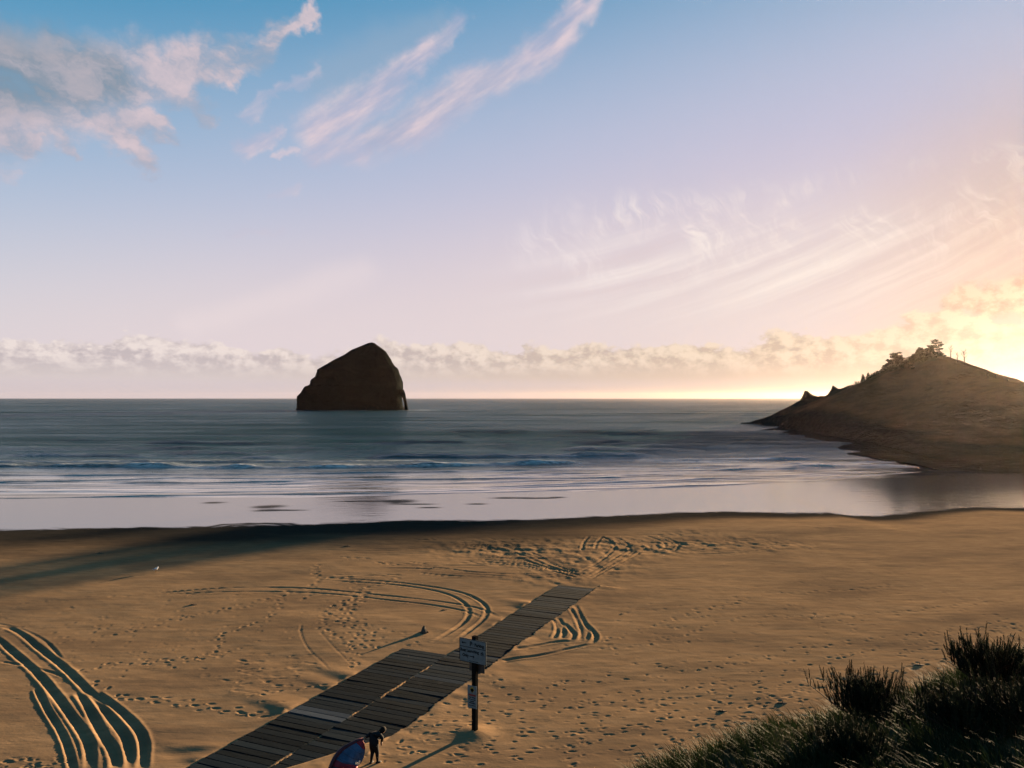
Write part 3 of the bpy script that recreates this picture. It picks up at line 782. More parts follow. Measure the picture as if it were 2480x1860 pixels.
# ------------------------------------------------------------------ sea stack
def mat_rock():
    m, nt, p = material('basalt')
    n1 = noise(pos(nt, (.03, .03, .06)), 1.0, 6.0, .65); n2 = noise(pos(nt, (.15, .15, .15)), 1.0, 6.0, .7)
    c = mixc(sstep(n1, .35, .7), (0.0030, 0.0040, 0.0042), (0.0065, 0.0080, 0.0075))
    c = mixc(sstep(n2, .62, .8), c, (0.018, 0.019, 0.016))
    setp(nt, p, Base_Color=c, Roughness=1.0, Specular_IOR_Level=.0, Normal=bump(nt, n2 + n1 * 2.0, .9, 3.0))
    return m
def build_stack(mrock):
    D = 954.0
    z5 = lambda *pts: [(660 + x / 5.53, 780 + y / 5.53) for x, y in pts]
    Lf = z5((305, 1195), (325, 1150), (328, 1000), (375, 950), (430, 865), (500, 840), (520, 770), (570, 730), (600, 640), (700, 575), (830, 500), (950, 440), (1050, 370), (1170, 320), (1280, 272), (1310, 268))
    Rt = z5((1752, 1195), (1735, 1140), (1716, 1060), (1710, 1000), (1722, 950), (1730, 900), (1728, 830), (1700, 730), (1650, 610), (1620, 590), (1560, 480), (1500, 385), (1420, 325), (1352, 275), (1325, 268))
    def prof(P):
        q = [at(x, y, D) for x, y in P]; return np.array([v.z for v in q]), np.array([v.x for v in q])
    lz, lx = prof(Lf); rz, rx = prof(Rt)
    NZ, NA = 90, 150
    zs = np.concatenate([[-8], np.linspace(SEA_Z - .4, min(lz[-1], rz[-1]), NZ)])
    cx0 = (lx[0] + rx[0]) / 2
    XX = np.zeros((len(zs), NA + 1)); YY = np.zeros_like(XX); ZZ = np.zeros_like(XX)
    th = np.linspace(0, 2 * np.pi, NA + 1)
    for i, z in enumerate(zs):
        a = np.interp(z, lz, lx); b = np.interp(z, rz, rx)
        c = (a + b) / 2; r = (b - a) / 2
        dep = 36 * (r / ((rx[0] - lx[0]) / 2)) ** .8 + .01
        e = np.cos(th); f = np.sin(th)
        k = .82
        px = np.sign(e) * np.abs(e) ** k; py = np.sign(f) * np.abs(f) ** k
        XX[i] = c + r * px; YY[i] = D + 6 + dep * py; ZZ[i] = z
    nz = fbm(th[None, :] * 3.3 + np.zeros_like(ZZ) , ZZ * .055, 301, 5) ; nz[:, -1] = nz[:, 0]
    ed = np.abs(np.sin(th))[None, :]
    col = fbm(np.cos(th)[None, :] * 9 + 0 * ZZ, np.sin(th)[None, :] * 9 + ZZ * .02, 302, 4)
    crag = fbm(th[None, :] * 8 + 0 * ZZ, ZZ * .16, 303, 4); crag[:, -1] = crag[:, 0]
    sc = 1 + (.10 * nz + .07 * col) * ed + .018 * col + .022 * crag
    cx = (XX.max(1) + XX.min(1))[:, None] / 2
    XX = cx + (XX - cx) * sc; YY = D + 6 + (YY - D - 6) * sc
    # waterside rocks at the foot
    root = bpy.data.objects.new('sea_stack', None); COL.objects.link(root); root.location = (cx0, D, SEA_Z)
    root['label'] = 'huge dark basalt sea stack with a small arch, standing in the sea'; root['category'] = 'sea stack'
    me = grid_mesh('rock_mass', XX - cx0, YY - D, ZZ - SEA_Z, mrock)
    o = obj('rock_mass', me, root)
    # leaning pillar that makes the arch
    path = [at(660 + x / 5.53, 780 + y / 5.53, D - 2) for x, y in ((1705, 905), (1738, 955), (1762, 1010), (1778, 1065), (1787, 1115), (1790, 1160), (1792, 1210))]
    rad = [5.0, 3.6, 2.2, 1.9, 2.0, 2.6, 4.2]
    n = 14; tt = np.linspace(0, 2 * np.pi, n + 1)
    P = np.array(path); rows = np.linspace(0, len(P) - 1, 20); k = np.arange(len(P))
    px = np.interp(rows, k, P[:, 0]); pz = np.interp(rows, k, P[:, 2]); pr = np.interp(rows, k, rad)
    XX = px[:, None] - cx0 + pr[:, None] * np.cos(tt)[None]; YY = -2 + 1.6 * pr[:, None] * np.sin(tt)[None]; ZZ = np.repeat(pz[:, None], n + 1, 1) - SEA_Z
    XX += .4 * fbm(ZZ * .2, YY * .2, 305, 2); XX[:, -1] = XX[:, 0]
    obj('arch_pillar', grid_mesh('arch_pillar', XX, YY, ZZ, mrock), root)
    return root

# ------------------------------------------------------------------ foredune below the viewpoint
DC = [(p + 40, q + 6) for p, q in ((1380, 1935), (1544, 1862), (1690, 1813), (1837, 1758), (1987, 1728), (2110, 1698), (2209, 1668), (2289, 1652), (2422, 1588), (2480, 1580), (2700, 1520), (3300, 1400))]
_DCP = [at(p, q, 20.0) for p, q in DC]
DCX = np.array([v.x for v in _DCP]); DCZ = np.array([v.z for v in _DCP])
def dune_height(X, Y):
    zc = np.interp(X, DCX, DCZ)
    zc = np.where(X < DCX[0], DCZ[0] - (DCX[0] - X) * .30, zc)
    near = zc + (12.1 - zc) * np.clip((20 - Y) / 20, 0, None) ** 1.25
    far = zc - (Y - 20) * .55 - .02 * (Y - 20) ** 2
    z = np.where(Y < 20, near, far)
    z = np.where(Y < 0, 12.1 + .3 * np.sin(X * .2), z)
    return z + .18 * fbm(X * .4, Y * .4, 401, 3)
def mat_dune():
    m, nt, p = material('dune_sand')
    n = noise(pos(nt), 1.2, 6.0, .65)
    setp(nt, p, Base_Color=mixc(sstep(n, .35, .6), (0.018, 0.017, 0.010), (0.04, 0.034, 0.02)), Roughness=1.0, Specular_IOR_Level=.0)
    return m
def build_dune():
    X, Y = np.meshgrid(np.arange(-26, 44, .3), np.arange(-20, 40, .3))
    Z = np.maximum(dune_height(X, Y), -1.5)
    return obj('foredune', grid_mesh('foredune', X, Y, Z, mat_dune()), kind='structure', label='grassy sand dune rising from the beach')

beach = build_beach(); sea = build_sea(); headland = build_headland(); dune = build_dune()
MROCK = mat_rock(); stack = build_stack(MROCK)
# ------------------------------------------------------------------ mesh helpers
def box_bm(bm, cx, cy, cz, sx, sy, sz, bev=0.0, mi=0):
    r = bmesh.ops.create_cube(bm, size=1.0)
    vs = r['verts']
    for v in vs: v.co = Vector((cx + v.co.x * sx, cy + v.co.y * sy, cz + v.co.z * sz))
    if bev:
        es = list({e for v in vs for e in v.link_edges})
        bmesh.ops.bevel(bm, geom=es, offset=bev, segments=1, affect='EDGES')
    return vs
def tube_bm(bm, pts, rads, n=8, cap=True):
    """tapered tube along points"""
    P = [Vector(p) for p in pts]; rings = []
    ref = Vector((0.13, 0.9, 0.31))
    for i, p in enumerate(P):
        d = (P[min(i + 1, len(P) - 1)] - P[max(i - 1, 0)]).normalized()
        a = d.cross(ref); a = a.normalized() if a.length > 1e-4 else Vector((1, 0, 0)); b = d.cross(a)
        rings.append([bm.verts.new(p + (a * math.cos(2 * math.pi * k / n) + b * math.sin(2 * math.pi * k / n)) * rads[i]) for k in range(n)])
    for r0, r1 in zip(rings[:-1], rings[1:]):
        for k in range(n): bm.faces.new((r0[k], r0[(k + 1) % n], r1[(k + 1) % n], r1[k]))
    if cap:
        bm.faces.new(rings[0][::-1]); bm.faces.new(rings[-1])
def bm_mesh(name, bm, mat, smooth=False):
    bmesh.ops.recalc_face_normals(bm, faces=bm.faces)
    me = bpy.data.meshes.new(name); bm.to_mesh(me); bm.free()
    for m in (mat if isinstance(mat, (list, tuple)) else [mat]): me.materials.append(m)
    if smooth: me.polygons.foreach_set('use_smooth', [True] * len(me.polygons))
    return me
def empty(name, loc, label, cat, group=None, rotz=0.0):
    o = bpy.data.objects.new(name, None); COL.objects.link(o); o.location = loc; o.rotation_euler = (0, 0, rotz)
    o.empty_display_size = .2
    o['label'] = label; o['category'] = cat
    if group: o['group'] = group
    return o
def plain(name, col, rough=.8, spec=.2, nscale=6.0, var=.25):
    m, nt, p = material(name)
    n = noise(pos(nt, objc=True), nscale, 4.0, .6)
    c2 = tuple(c * (1 - var) for c in col); c1 = tuple(min(1, c * (1 + var)) for c in col)
    setp(nt, p, Base_Color=mixc(sstep(n, .3, .7), c2, c1), Roughness=rough, Specular_IOR_Level=spec)
    return m

# ------------------------------------------------------------------ boardwalk
def mat_plank():
    m, nt, p = material('weathered_plank')
    oi = nt.nodes.new('ShaderNodeObjectInfo'); rnd = E(oi.outputs['Random'])
    tc = nt.nodes.new('ShaderNodeTexCoord').outputs['Object']
    mp = nt.nodes.new('ShaderNodeMapping'); nt.links.new(tc, mp.inputs[0]); mp.inputs['Scale'].default_value = (1.2, 14, 14)
    cb = vec(rnd * 40.0, rnd * 17.0, 0.0)
    ad = nt.nodes.new('ShaderNodeVectorMath'); ad.operation = 'ADD'; nt.links.new(mp.outputs[0], ad.inputs[0]); nt.links.new(cb, ad.inputs[1])
    grain = noise(ad.outputs[0], 1.4, 6.0, .65); 
    blot = noise(pos(nt, (1.2, 1.2, 1.2)), 1.0, 4.0, .6)
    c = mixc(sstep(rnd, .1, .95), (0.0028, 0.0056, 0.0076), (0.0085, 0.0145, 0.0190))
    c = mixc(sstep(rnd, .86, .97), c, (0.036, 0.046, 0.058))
    c = mixc(clamp01(sstep(grain, .45, .75) * .4), c, (0.019, 0.023, 0.027))
    c = mixc(clamp01(sstep(blot, .62, .74) * .35), c, (0.045, 0.044, 0.042))
    setp(nt, p, Base_Color=c, Roughness=1.0, Specular_IOR_Level=.02, Normal=bump(nt, grain, .35, .02))
    return m
def build_boardwalk():
    mp = mat_plank(); rs = random.Random(3)
    PW = .44; meshes = []
    for k in range(4):
        bm = bmesh.new(); box_bm(bm, 0, 0, 0, LANE_W - .02, PW - .045, .07, .008)
        for v in bm.verts: v.co.z += rs.uniform(-.003, .003)
        meshes.append(bm_mesh('plank', bm, mp))
    ang = math.atan2(BW_V.y, BW_V.x)
    out = []
    for (v0, far, lab) in ((-LANE_W, BW_LEFT_FAR, 'shorter timber boardwalk lane that ends beside the sign post'), (0.0, BW_FAR, 'longer timber boardwalk lane reaching farther out across the sand')):
        c = BW_O + BW_V * (v0 + LANE_W / 2)
        e = empty('boardwalk', (c.x, c.y, 0.0), lab, 'boardwalk', 'timber boardwalk lanes laid on the sand', ang)
        n = int((far - BW_NEAR) / PW)
        for i in range(n):
            o = bpy.data.objects.new('plank', rs.choice(meshes)); COL.objects.link(o); o.parent = e
            s = far - (i + .5) * PW
            # local axes: x along the plank, y along the walk
            o.location = (rs.uniform(-.03, .03), s, BW_TOP - .035 + rs.uniform(-.012, .008))
            o.rotation_euler = (rs.uniform(-.012, .012), rs.uniform(-.004, .004), rs.uniform(-.004, .004))
        bm = bmesh.new()
        for off in (-LANE_W * .36, 0.02, LANE_W * .36): box_bm(bm, off, (far + BW_NEAR) / 2, BW_TOP - .115, .10, far - BW_NEAR - .1, .08, 0)
        bmj = bm_mesh('joist', bm, mp); j = obj('joist_frame', bmj, e)
        out.append(e)
    return out

# ------------------------------------------------------------------ sign post
def text_mesh(name, body, size, mat, parent, loc, rot, sx=1.0, align='LEFT'):
    cu = bpy.data.curves.new(name, 'FONT'); cu.body = body; cu.size = size; cu.extrude = .0015; cu.offset = .0045; cu.align_x = align; cu.resolution_u = 3
    tmp = bpy.data.objects.new(name, cu); COL.objects.link(tmp)
    dg = bpy.context.evaluated_depsgraph_get(); dg.update()
    me = bpy.data.meshes.new_from_object(tmp.evaluated_get(dg)); bpy.data.objects.remove(tmp)
    me.materials.clear(); me.materials.append(mat)
    for v in me.vertices: v.co.x *= sx
    o = obj(name, me, parent); o.location = loc; o.rotation_euler = rot
    return o
def build_sign():
    gx, gy = G(1150, 1775); z0 = .05
    wood = plain('post_timber', (0.008, 0.008, 0.008), 1.0, .0, 9.0)
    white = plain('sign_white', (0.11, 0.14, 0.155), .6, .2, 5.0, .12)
    black = plain('sign_black', (0.003, 0.003, 0.004), 1.0, .0)
    back = plain('sign_back', (0.03, 0.03, 0.032), .6, .3)
    red = plain('sign_red', (0.16, 0.02, 0.02), .6, .3); yellow = plain('sign_yellow', (0.22, 0.17, 0.02), .6, .3)
    e = empty('sign_post', (gx, gy, 0), 'timber post with a white parking and boat launching sign beside the boardwalk', 'sign', None, R(-32.5))
    H = 4.0
    bm = bmesh.new(); box_bm(bm, 0, 0, H / 2 - .4, .20, .20, H + .8, .012)
    obj('post', bm_mesh('post', bm, wood), e)
    bm = bmesh.new()
    box_bm(bm, 0, 0, H + .012, .205, .205, .02, .004); obj('post_cap', bm_mesh('post_cap', bm, wood), e)
    # local: x to the right along the panel, -y faces the viewer's side
    PWd, PH = 1.36, .98; zc = H - .06 - PH / 2 - .04
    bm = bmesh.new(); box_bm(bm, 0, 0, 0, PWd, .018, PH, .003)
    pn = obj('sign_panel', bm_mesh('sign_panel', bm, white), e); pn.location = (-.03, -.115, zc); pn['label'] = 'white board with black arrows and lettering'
    bm = bmesh.new(); t = .022
    for (cx, cz, sx, sz) in ((0, PH / 2 - .012, PWd, t), (0, -PH / 2 + .012, PWd, t), (-PWd / 2 + .012, 0, t, PH - .047), (PWd / 2 - .012, 0, t, PH - .047), (0, PH * .5 - .345, PWd - .05, t)):
        box_bm(bm, cx, -.0115, cz, sx, .004, sz)
    obj('border', bm_mesh('border', bm, black), pn)
    rot = (math.pi / 2, 0, 0); yy = -.0125
    text_mesh('lettering', 'P', .27, black, pn, (-.155, yy, PH / 2 - .285), rot)
    text_mesh('lettering', 'Parking', .185, black, pn, (.10, yy, PH / 2 - .265), rot, .86)
    text_mesh('lettering', 'Boat Launching', .175, black, pn, (-PWd / 2 + .05, yy, -.055), rot, .88)
    text_mesh('lettering', 'Only', .175, black, pn, (-PWd / 2 + .16, yy, -.265), rot, .9)
    def arrow(cx, cz, L, d):
        bm = bmesh.new(); h = .07
        pts = [(-L / 2, -.014), (L / 2 - h, -.014), (L / 2 - h, -.05), (L / 2, 0), (L / 2 - h, .05), (L / 2 - h, .014), (-L / 2, .014)]
        vs = [bm.verts.new((cx + d * x, yy, cz + z)) for x, z in pts]; f = bm.faces.new(vs)
        r = bmesh.ops.extrude_face_region(bm, geom=[f])
        for v in r['geom']:
            if isinstance(v, bmesh.types.BMVert): v.co.y -= .003
        obj('arrow', bm_mesh('arrow', bm, black), pn)
    arrow(-PWd / 2 + .24, PH / 2 - .19, .24, -1); arrow(-.03, -.215, .26, 1)
    # boat on a trailer pictogram
    bm = bmesh.new()
    for pts in ([(.40, .0), (.58, -.01), (.54, -.055), (.43, -.05)], [(.46, .012), (.50, .012), (.52, .05), (.47, .05)], [(.40, -.075), (.60, -.085), (.60, -.105), (.40, -.095)]):
        vs = [bm.verts.new((x, yy - .001, z + .01)) for x, z in pts]; bm.faces.new(vs)
    obj('boat_pictogram', bm_mesh('boat_pictogram', bm, black), pn)
    # line of fine print at the foot
    x = -.18
    for w in (.10, .05, .05, .04, .12):
        bm = bmesh.new(); box_bm(bm, x + w / 2, -.011, -PH / 2 + .075, w, .003, .024); x += w + .025
        obj('fine_print', bm_mesh('fine_print', bm, black), pn)
    # board on the far face of the post, seen from behind
    bm = bmesh.new(); box_bm(bm, 0, 0, 0, .78, .016, .95, .003)
    o = obj('rear_panel', bm_mesh('rear_panel', bm, back), e); o.location = (.03, .112, zc - .44); o['label'] = 'dark back of a second board facing the other way'
    # small warning board
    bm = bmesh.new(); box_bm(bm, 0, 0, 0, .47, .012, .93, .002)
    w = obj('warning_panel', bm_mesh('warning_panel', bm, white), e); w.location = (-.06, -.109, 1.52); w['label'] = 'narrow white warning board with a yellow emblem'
    bm = bmesh.new(); vs = [bm.verts.new((x, -.0075, .28 + z)) for x, z in ((0, .16), (.12, .02), (0, -.13), (-.12, .02))]; bm.faces.new(vs)
    obj('emblem', bm_mesh('emblem', bm, yellow), w)
    bm = bmesh.new(); vs = [bm.verts.new((x, -.0088, .28 + z)) for x, z in ((0, .07), (.095, .02), (0, -.11), (-.095, .02))]; bm.faces.new(vs)
    obj('emblem_figure', bm_mesh('emblem_figure', bm, black), w)
    bm = bmesh.new(); box_bm(bm, 0, -.0075, .07, .36, .003, .075); obj('red_heading', bm_mesh('red_heading', bm, red), w)
    bm = bmesh.new()
    for zz, ws in ((-.03, (.12, .16)), (-.11, (.10, .07, .12)), (-.19, (.2,)), (-.26, (.3,)), (-.36, (.34,))):
        x = -(sum(ws) + .03 * (len(ws) - 1)) / 2
        for q in ws: box_bm(bm, x + q / 2, -.0075, zz, q, .003, .034 if zz > -.3 else .02); x += q + .03
    obj('small_print', bm_mesh('small_print', bm, black), w)
    for zz in (zc + .3, zc - .3, 1.85, 1.2):
        bm = bmesh.new(); bmesh.ops.create_icosphere(bm, subdivisions=1, radius=.018, matrix=Matrix.Translation((0, -.125, zz)))
        obj('bolt', bm_mesh('bolt', bm, back), e)
    return e

# ------------------------------------------------------------------ person and kite
def skin_mesh(name, verts, edges, radii, mat, parent, root=0, sub=2):
    me = bpy.data.meshes.new(name); me.from_pydata(verts, edges, []); o = bpy.data.objects.new(name, me); COL.objects.link(o)
    sk = o.modifiers.new('skin', 'SKIN'); sk.use_smooth_shade = True
    for i, r in enumerate(radii):
        rr_ = r if isinstance(r, tuple) else (r, r)
        me.skin_vertices[0].data[i].radius = rr_
        me.skin_vertices[0].data[i].use_root = (i == root)
    sb = o.modifiers.new('sub', 'SUBSURF'); sb.levels = sub; sb.render_levels = sub
    dg = bpy.context.evaluated_depsgraph_get(); dg.update()
    m2 = bpy.data.meshes.new_from_object(o.evaluated_get(dg)); bpy.data.objects.remove(o)
    m2.materials.clear(); m2.materials.append(mat); m2.polygons.foreach_set('use_smooth', [True] * len(m2.polygons))
    return obj(name, m2, parent)
def build_person():
    gx, gy = G(905, 1851)
    gz = float(base_height(np.array([gx]), np.array([gy]))[0]) + .02
    cloth = plain('dark_clothes', (0.010, 0.010, 0.012), .9, .1); skin = plain('skin', (0.22, 0.12, 0.08), .6, .3); hair = plain('dark_hair', (0.005, 0.004, 0.004), .9, .1)
    shoe = plain('shoes', (0.012, 0.011, 0.011), .8, .2)
    e = empty('person', (gx, gy, gz), 'stooping person in dark clothes hauling a red and white kite beside the boardwalk', 'person', None, 0)
    # x right, y away from the viewer; walks to the right and away, bent forward
    V, Ed, Rd = [], [], []
    def add(p, r, par=None):
        V.append(p); Rd.append(r)
        if par is not None: Ed.append((par, len(V) - 1))
        return len(V) - 1
    pel = add((0, 0, .73), (.185, .15))
    sp1 = add((.0, .03, .86), (.20, .15), pel); sp2 = add((.01, .08, .99), (.225, .17), sp1); chest = add((.10, .15, 1.05), (.20, .16), sp2)
    neck = add((.22, .23, 1.08), .075, chest)
    for sgn, knee, ank, toe in ((-1, (-.05, .05, .39), (-.09, -.06, .09), (-.05, .04, .045)), (1, (.13, .03, .39), (.15, -.02, .08), (.23, .05, .045))):
        hx = (-.07 if sgn < 0 else .08); hy = (.05 if sgn < 0 else -.04)
        h = add((hx, hy, .66), .125, pel); k = add(knee, .088, h); c = add(((knee[0] + ank[0]) / 2, (knee[1] + ank[1]) / 2 - .01, .25), .066, k); a = add(ank, .048, c); add(toe, .042, a)
    # near arm hangs forward, far arm reaches back to the kite
    s1 = add((.21, .07, 1.05), .095, chest); e1 = add((.33, .06, .93), .072, s1); w1 = add((.27, .14, .76), .042, e1)
    s2 = add((-.06, .18, 1.06), .10, chest); e2 = add((-.22, .08, 1.03), .075, s2); w2 = add((-.33, -.03, .97), .044, e2)
    skin_mesh('body', V, Ed, Rd, cloth, e)
    def hand(w, d, name='hand'):
        d = Vector(d).normalized(); w = Vector(w); side = d.cross(Vector((0.3, .2, 1))).normalized(); nrm_ = d.cross(side)
        V2 = [tuple(w), tuple(w + d * .05), tuple(w + d * .09)]; E2 = [(0, 1), (1, 2)]; R2 = [.030, (.042, .024), (.042, .022)]
        for i, (off, ln) in enumerate(((-.033, .060), (-.011, .075), (.011, .070), (.033, .052))):
            b = len(V2); q = w + d * .09 + side * off
            V2 += [tuple(q + d * ln * .5 + nrm_ * .008), tuple(q + d * ln * .85 + nrm_ * .028)]; R2 += [.010, .008]; E2 += [(2, b), (b, b + 1)]
        b = len(V2); q = w + d * .03 - side * .04
        V2 += [tuple(q + d * .03 - side * .018), tuple(q + d * .06 - side * .02 + nrm_ * .01)]; R2 += [.011, .009]; E2 += [(1, b), (b, b + 1)]
        skin_mesh(name, V2, E2, R2, skin, e, 0, 1)
    hand((.27, .14, .76), (.0, .15, -1)); hand((-.33, -.03, .97), (-.8, -.5, -.3))
    # head: skull, face, hair
    bm = bmesh.new(); bmesh.ops.create_uvsphere(bm, u_segments=20, v_segments=14, radius=.105)
    for v in bm.verts:
        v.co.z *= 1.18; v.co.x *= .84
        if v.co.z < 0: v.co.x *= 1 + v.co.z * 1.6
        if v.co.y > .06 and abs(v.co.x) < .025 and -.03 < v.co.z < .02: v.co.y += .022      # nose
        if v.co.y > .06 and .02 < abs(v.co.x) < .05 and 0 < v.co.z < .03: v.co.y -= .010     # eye sockets
        if v.co.y > .05 and abs(v.co.x) < .03 and -.07 < v.co.z < -.05: v.co.y += .006       # lips
    for sx in (-1, 1): bmesh.ops.create_icosphere(bm, subdivisions=1, radius=.026, matrix=Matrix.Translation((sx * .088, -.005, -.005)) @ Matrix.Diagonal((.4, 1, 1.3, 1)))
    hd = obj('head', bm_mesh('head', bm, skin, True), e)
    hm = Matrix.Translation((.29, .29, 1.13)) @ Matrix.Rotation(R(-42), 4, 'Z') @ Matrix.Rotation(R(-62), 4, 'X'); hd.matrix_local = hm
    bm = bmesh.new(); bmesh.ops.create_uvsphere(bm, u_segments=18, v_segments=12, radius=.128)
    for v in bm.verts:
        v.co.z = v.co.z * 1.16 + .012; v.co.x *= .88
        if v.co.y > .03 and v.co.z < .06: v.co.y = .03 + (v.co.y - .03) * .1
        if v.co.y < 0 and v.co.z < 0: v.co.z *= 1.35
    obj('hair', bm_mesh('hair', bm, hair, True), hd)
    for (ax, ay, tx, ty) in ((-.09, -.06, -.05, .04), (.15, -.02, .23, .05)):
        d = Vector((tx - ax, ty - ay, 0)).normalized()
        bm = bmesh.new(); tube_bm(bm, [(ax - d.x * .07, ay - d.y * .07, .05), (ax, ay, .055), (ax + d.x * .10, ay + d.y * .10, .045), (ax + d.x * .17, ay + d.y * .17, .03)], [.04, .052, .048, .024], 10)
        obj('shoe', bm_mesh('shoe', bm, shoe, True), e)
    return e, Vector((gx, gy, gz))
def build_kite(pp):
    red = plain('kite_red', (0.20, 0.008, 0.016), .6, .2, 3.0, .2); pale = plain('kite_pale', (0.055, 0.075, 0.125), .9, .05, 2.5, .3)
    white = plain('kite_white', (0.55, 0.48, 0.38), .8, .1); dark = plain('kite_dark_red', (0.06, 0.005, 0.010), .6, .3)
    # outline points: where they stand, with distance from the viewer's foot line
    Y0 = pp.y - .05
    def K3(x, y, dy): return at(760 + x / 11.06, 1740 + y / 11.06, Y0 + dy)
    e = empty('kite', (pp.x - .9, pp.y - .8, pp.z), 'half folded red and pale blue kite dragged over the sand by the person', 'kite')
    top = [K3(1330, 545, .0), K3(1180, 600, -.05), K3(1000, 690, -.15), K3(800, 800, -.3), K3(660, 930, -.45), K3(560, 1060, -.6), K3(500, 1180, -.75), K3(430, 1340, -.9), K3(390, 1460, -1.0)]
    bot = [K3(1345, 640, -.02), K3(1375, 800, -.15), K3(1360, 930, -.3), K3(1330, 1060, -.45), K3(1275, 1180, -.6), K3(1190, 1260, -.75), K3(1160, 1330, -.9), K3(1100, 1450, -1.0), K3(900, 1560, -1.15)]
    n, m = 33, 15
    def interp(P, t):
        k = t * (len(P) - 1); i = min(int(k), len(P) - 2); return P[i].lerp(P[i + 1], k - i)
    off = Vector(e.location)
    X = np.zeros((n, m)); Yk = X.copy(); Zk = X.copy()
    for i in range(n):
        t = i / (n - 1); a = interp(top, t); b = interp(bot, t)
        for j in range(m):
            s = j / (m - 1); p = a.lerp(b, s)
            bul = math.sin(math.pi * s) * .16 * (.3 + .7 * math.sin(math.pi * min(1, t + .12))) + .03 * math.sin(9 * s + 6 * t)
            p = p + Vector((.0, -bul, bul * .18)); p.z = max(p.z, .04) if p.z < .04 else p.z
            q = p - off; X[i, j], Yk[i, j], Zk[i, j] = q
    def patch(name, i0, i1, mat):
        me = grid_mesh(name, X[i0:i1 + 1], Yk[i0:i1 + 1], Zk[i0:i1 + 1], mat); o = obj(name, me, e)
        so = o.modifiers.new('thick', 'SOLIDIFY'); so.thickness = .012; so.offset = 0
        return o
    patch('shoulder_panel', 0, 5, red); patch('canopy', 5, 21, pale); patch('tip_panel', 21, 26, red); patch('tip_end', 26, n - 1, dark)
    bm = bmesh.new(); tube_bm(bm, [p - off for p in top], [.05, .075, .085, .09, .09, .085, .08, .07, .05], 10)
    obj('leading_edge', bm_mesh('leading_edge', bm, dark, True), e)
    bm = bmesh.new()
    for i in (9, 14, 19):
        tube_bm(bm, [Vector((X[i, j], Yk[i, j] - .02, Zk[i, j])) for j in range(0, m - 1, 2)], [.016] * len(range(0, m - 1, 2)), 6)
    obj('batten', bm_mesh('batten', bm, pale, True), e)
    # two pale printed marks near the trailing edge
    c0 = K3(1165, 1170, -.98) - off
    bm = bmesh.new()
    sx = .075; sz = .12
    def bar(x0, z0, x1, z1, w=.02):
        a = Vector((x0, 0, z0)); b = Vector((x1, 0, z1)); d = (b - a).normalized(); nn = Vector((-d.z, 0, d.x)) * w
        q = [a + nn, b + nn, b - nn, a - nn]; f = [bm.verts.new(c0 + Vector((v.x, -.10 + k * 0, v.z))) for k, v in enumerate(q)]; g = [bm.verts.new(c0 + Vector((v.x, -.088, v.z))) for v in q]
        bm.faces.new(f); bm.faces.new(g[::-1])
        for k in range(4): bm.faces.new((f[k], f[(k + 1) % 4], g[(k + 1) % 4], g[k]))
    for a in ((-.06, -.06, .04, -.05), (-.06, .05, .05, .06), (-.06, -.06, -.06, .05), (.05, -.05, .05, .06), (.09, .10, .19, .13), (.19, .13, .15, -.02), (.15, -.02, .10, -.05)): bar(*[q * .62 for q in a], .012)
    obj('printed_mark', bm_mesh('printed_mark', bm, white), e)
    return e

boardwalks = build_boardwalk(); sign = build_sign(); person, pp = build_person(); kite = build_kite(pp)
# ------------------------------------------------------------------ plants
def mat_leaf(name, c1, c2, trans=.35, rough=.5, spec=.3):
    m, nt, p = material(name)
    n = noise(pos(nt), 2.0, 3.0, .6)
    col = mixc(sstep(n, .3, .7), c1, c2)
    setp(nt, p, Base_Color=col, Roughness=rough, Specular_IOR_Level=spec)
    tr = nt.nodes.new('ShaderNodeBsdfTranslucent'); nt.links.new(col, tr.inputs[0])
    mx = nt.nodes.new('ShaderNodeMixShader'); mx.inputs[0].default_value = trans
    nt.links.new(p.outputs[0], mx.inputs[1]); nt.links.new(tr.outputs[0], mx.inputs[2]); nt.links.new(mx.outputs[0], nt.nodes['Material Output'].inputs[0])
    return m
def raw_mesh(name, co, faces, mat, smooth=False):
    """co (n,3), faces (m,k) with one k"""
    me = bpy.data.meshes.new(name); k = faces.shape[1]
    me.vertices.add(len(co)); me.vertices.foreach_set('co', np.ascontiguousarray(co, np.float32).ravel())
    me.loops.add(faces.size); me.loops.foreach_set('vertex_index', np.ascontiguousarray(faces, np.int32).ravel())
    me.polygons.add(len(faces)); me.polygons.foreach_set('loop_start', np.arange(0, faces.size, k, dtype=np.int32)); me.polygons.foreach_set('loop_total', np.full(len(faces), k, np.int32))
    me.polygons.foreach_set('use_smooth', np.full(len(faces), smooth))
    me.update(calc_edges=True); me.materials.append(mat); return me

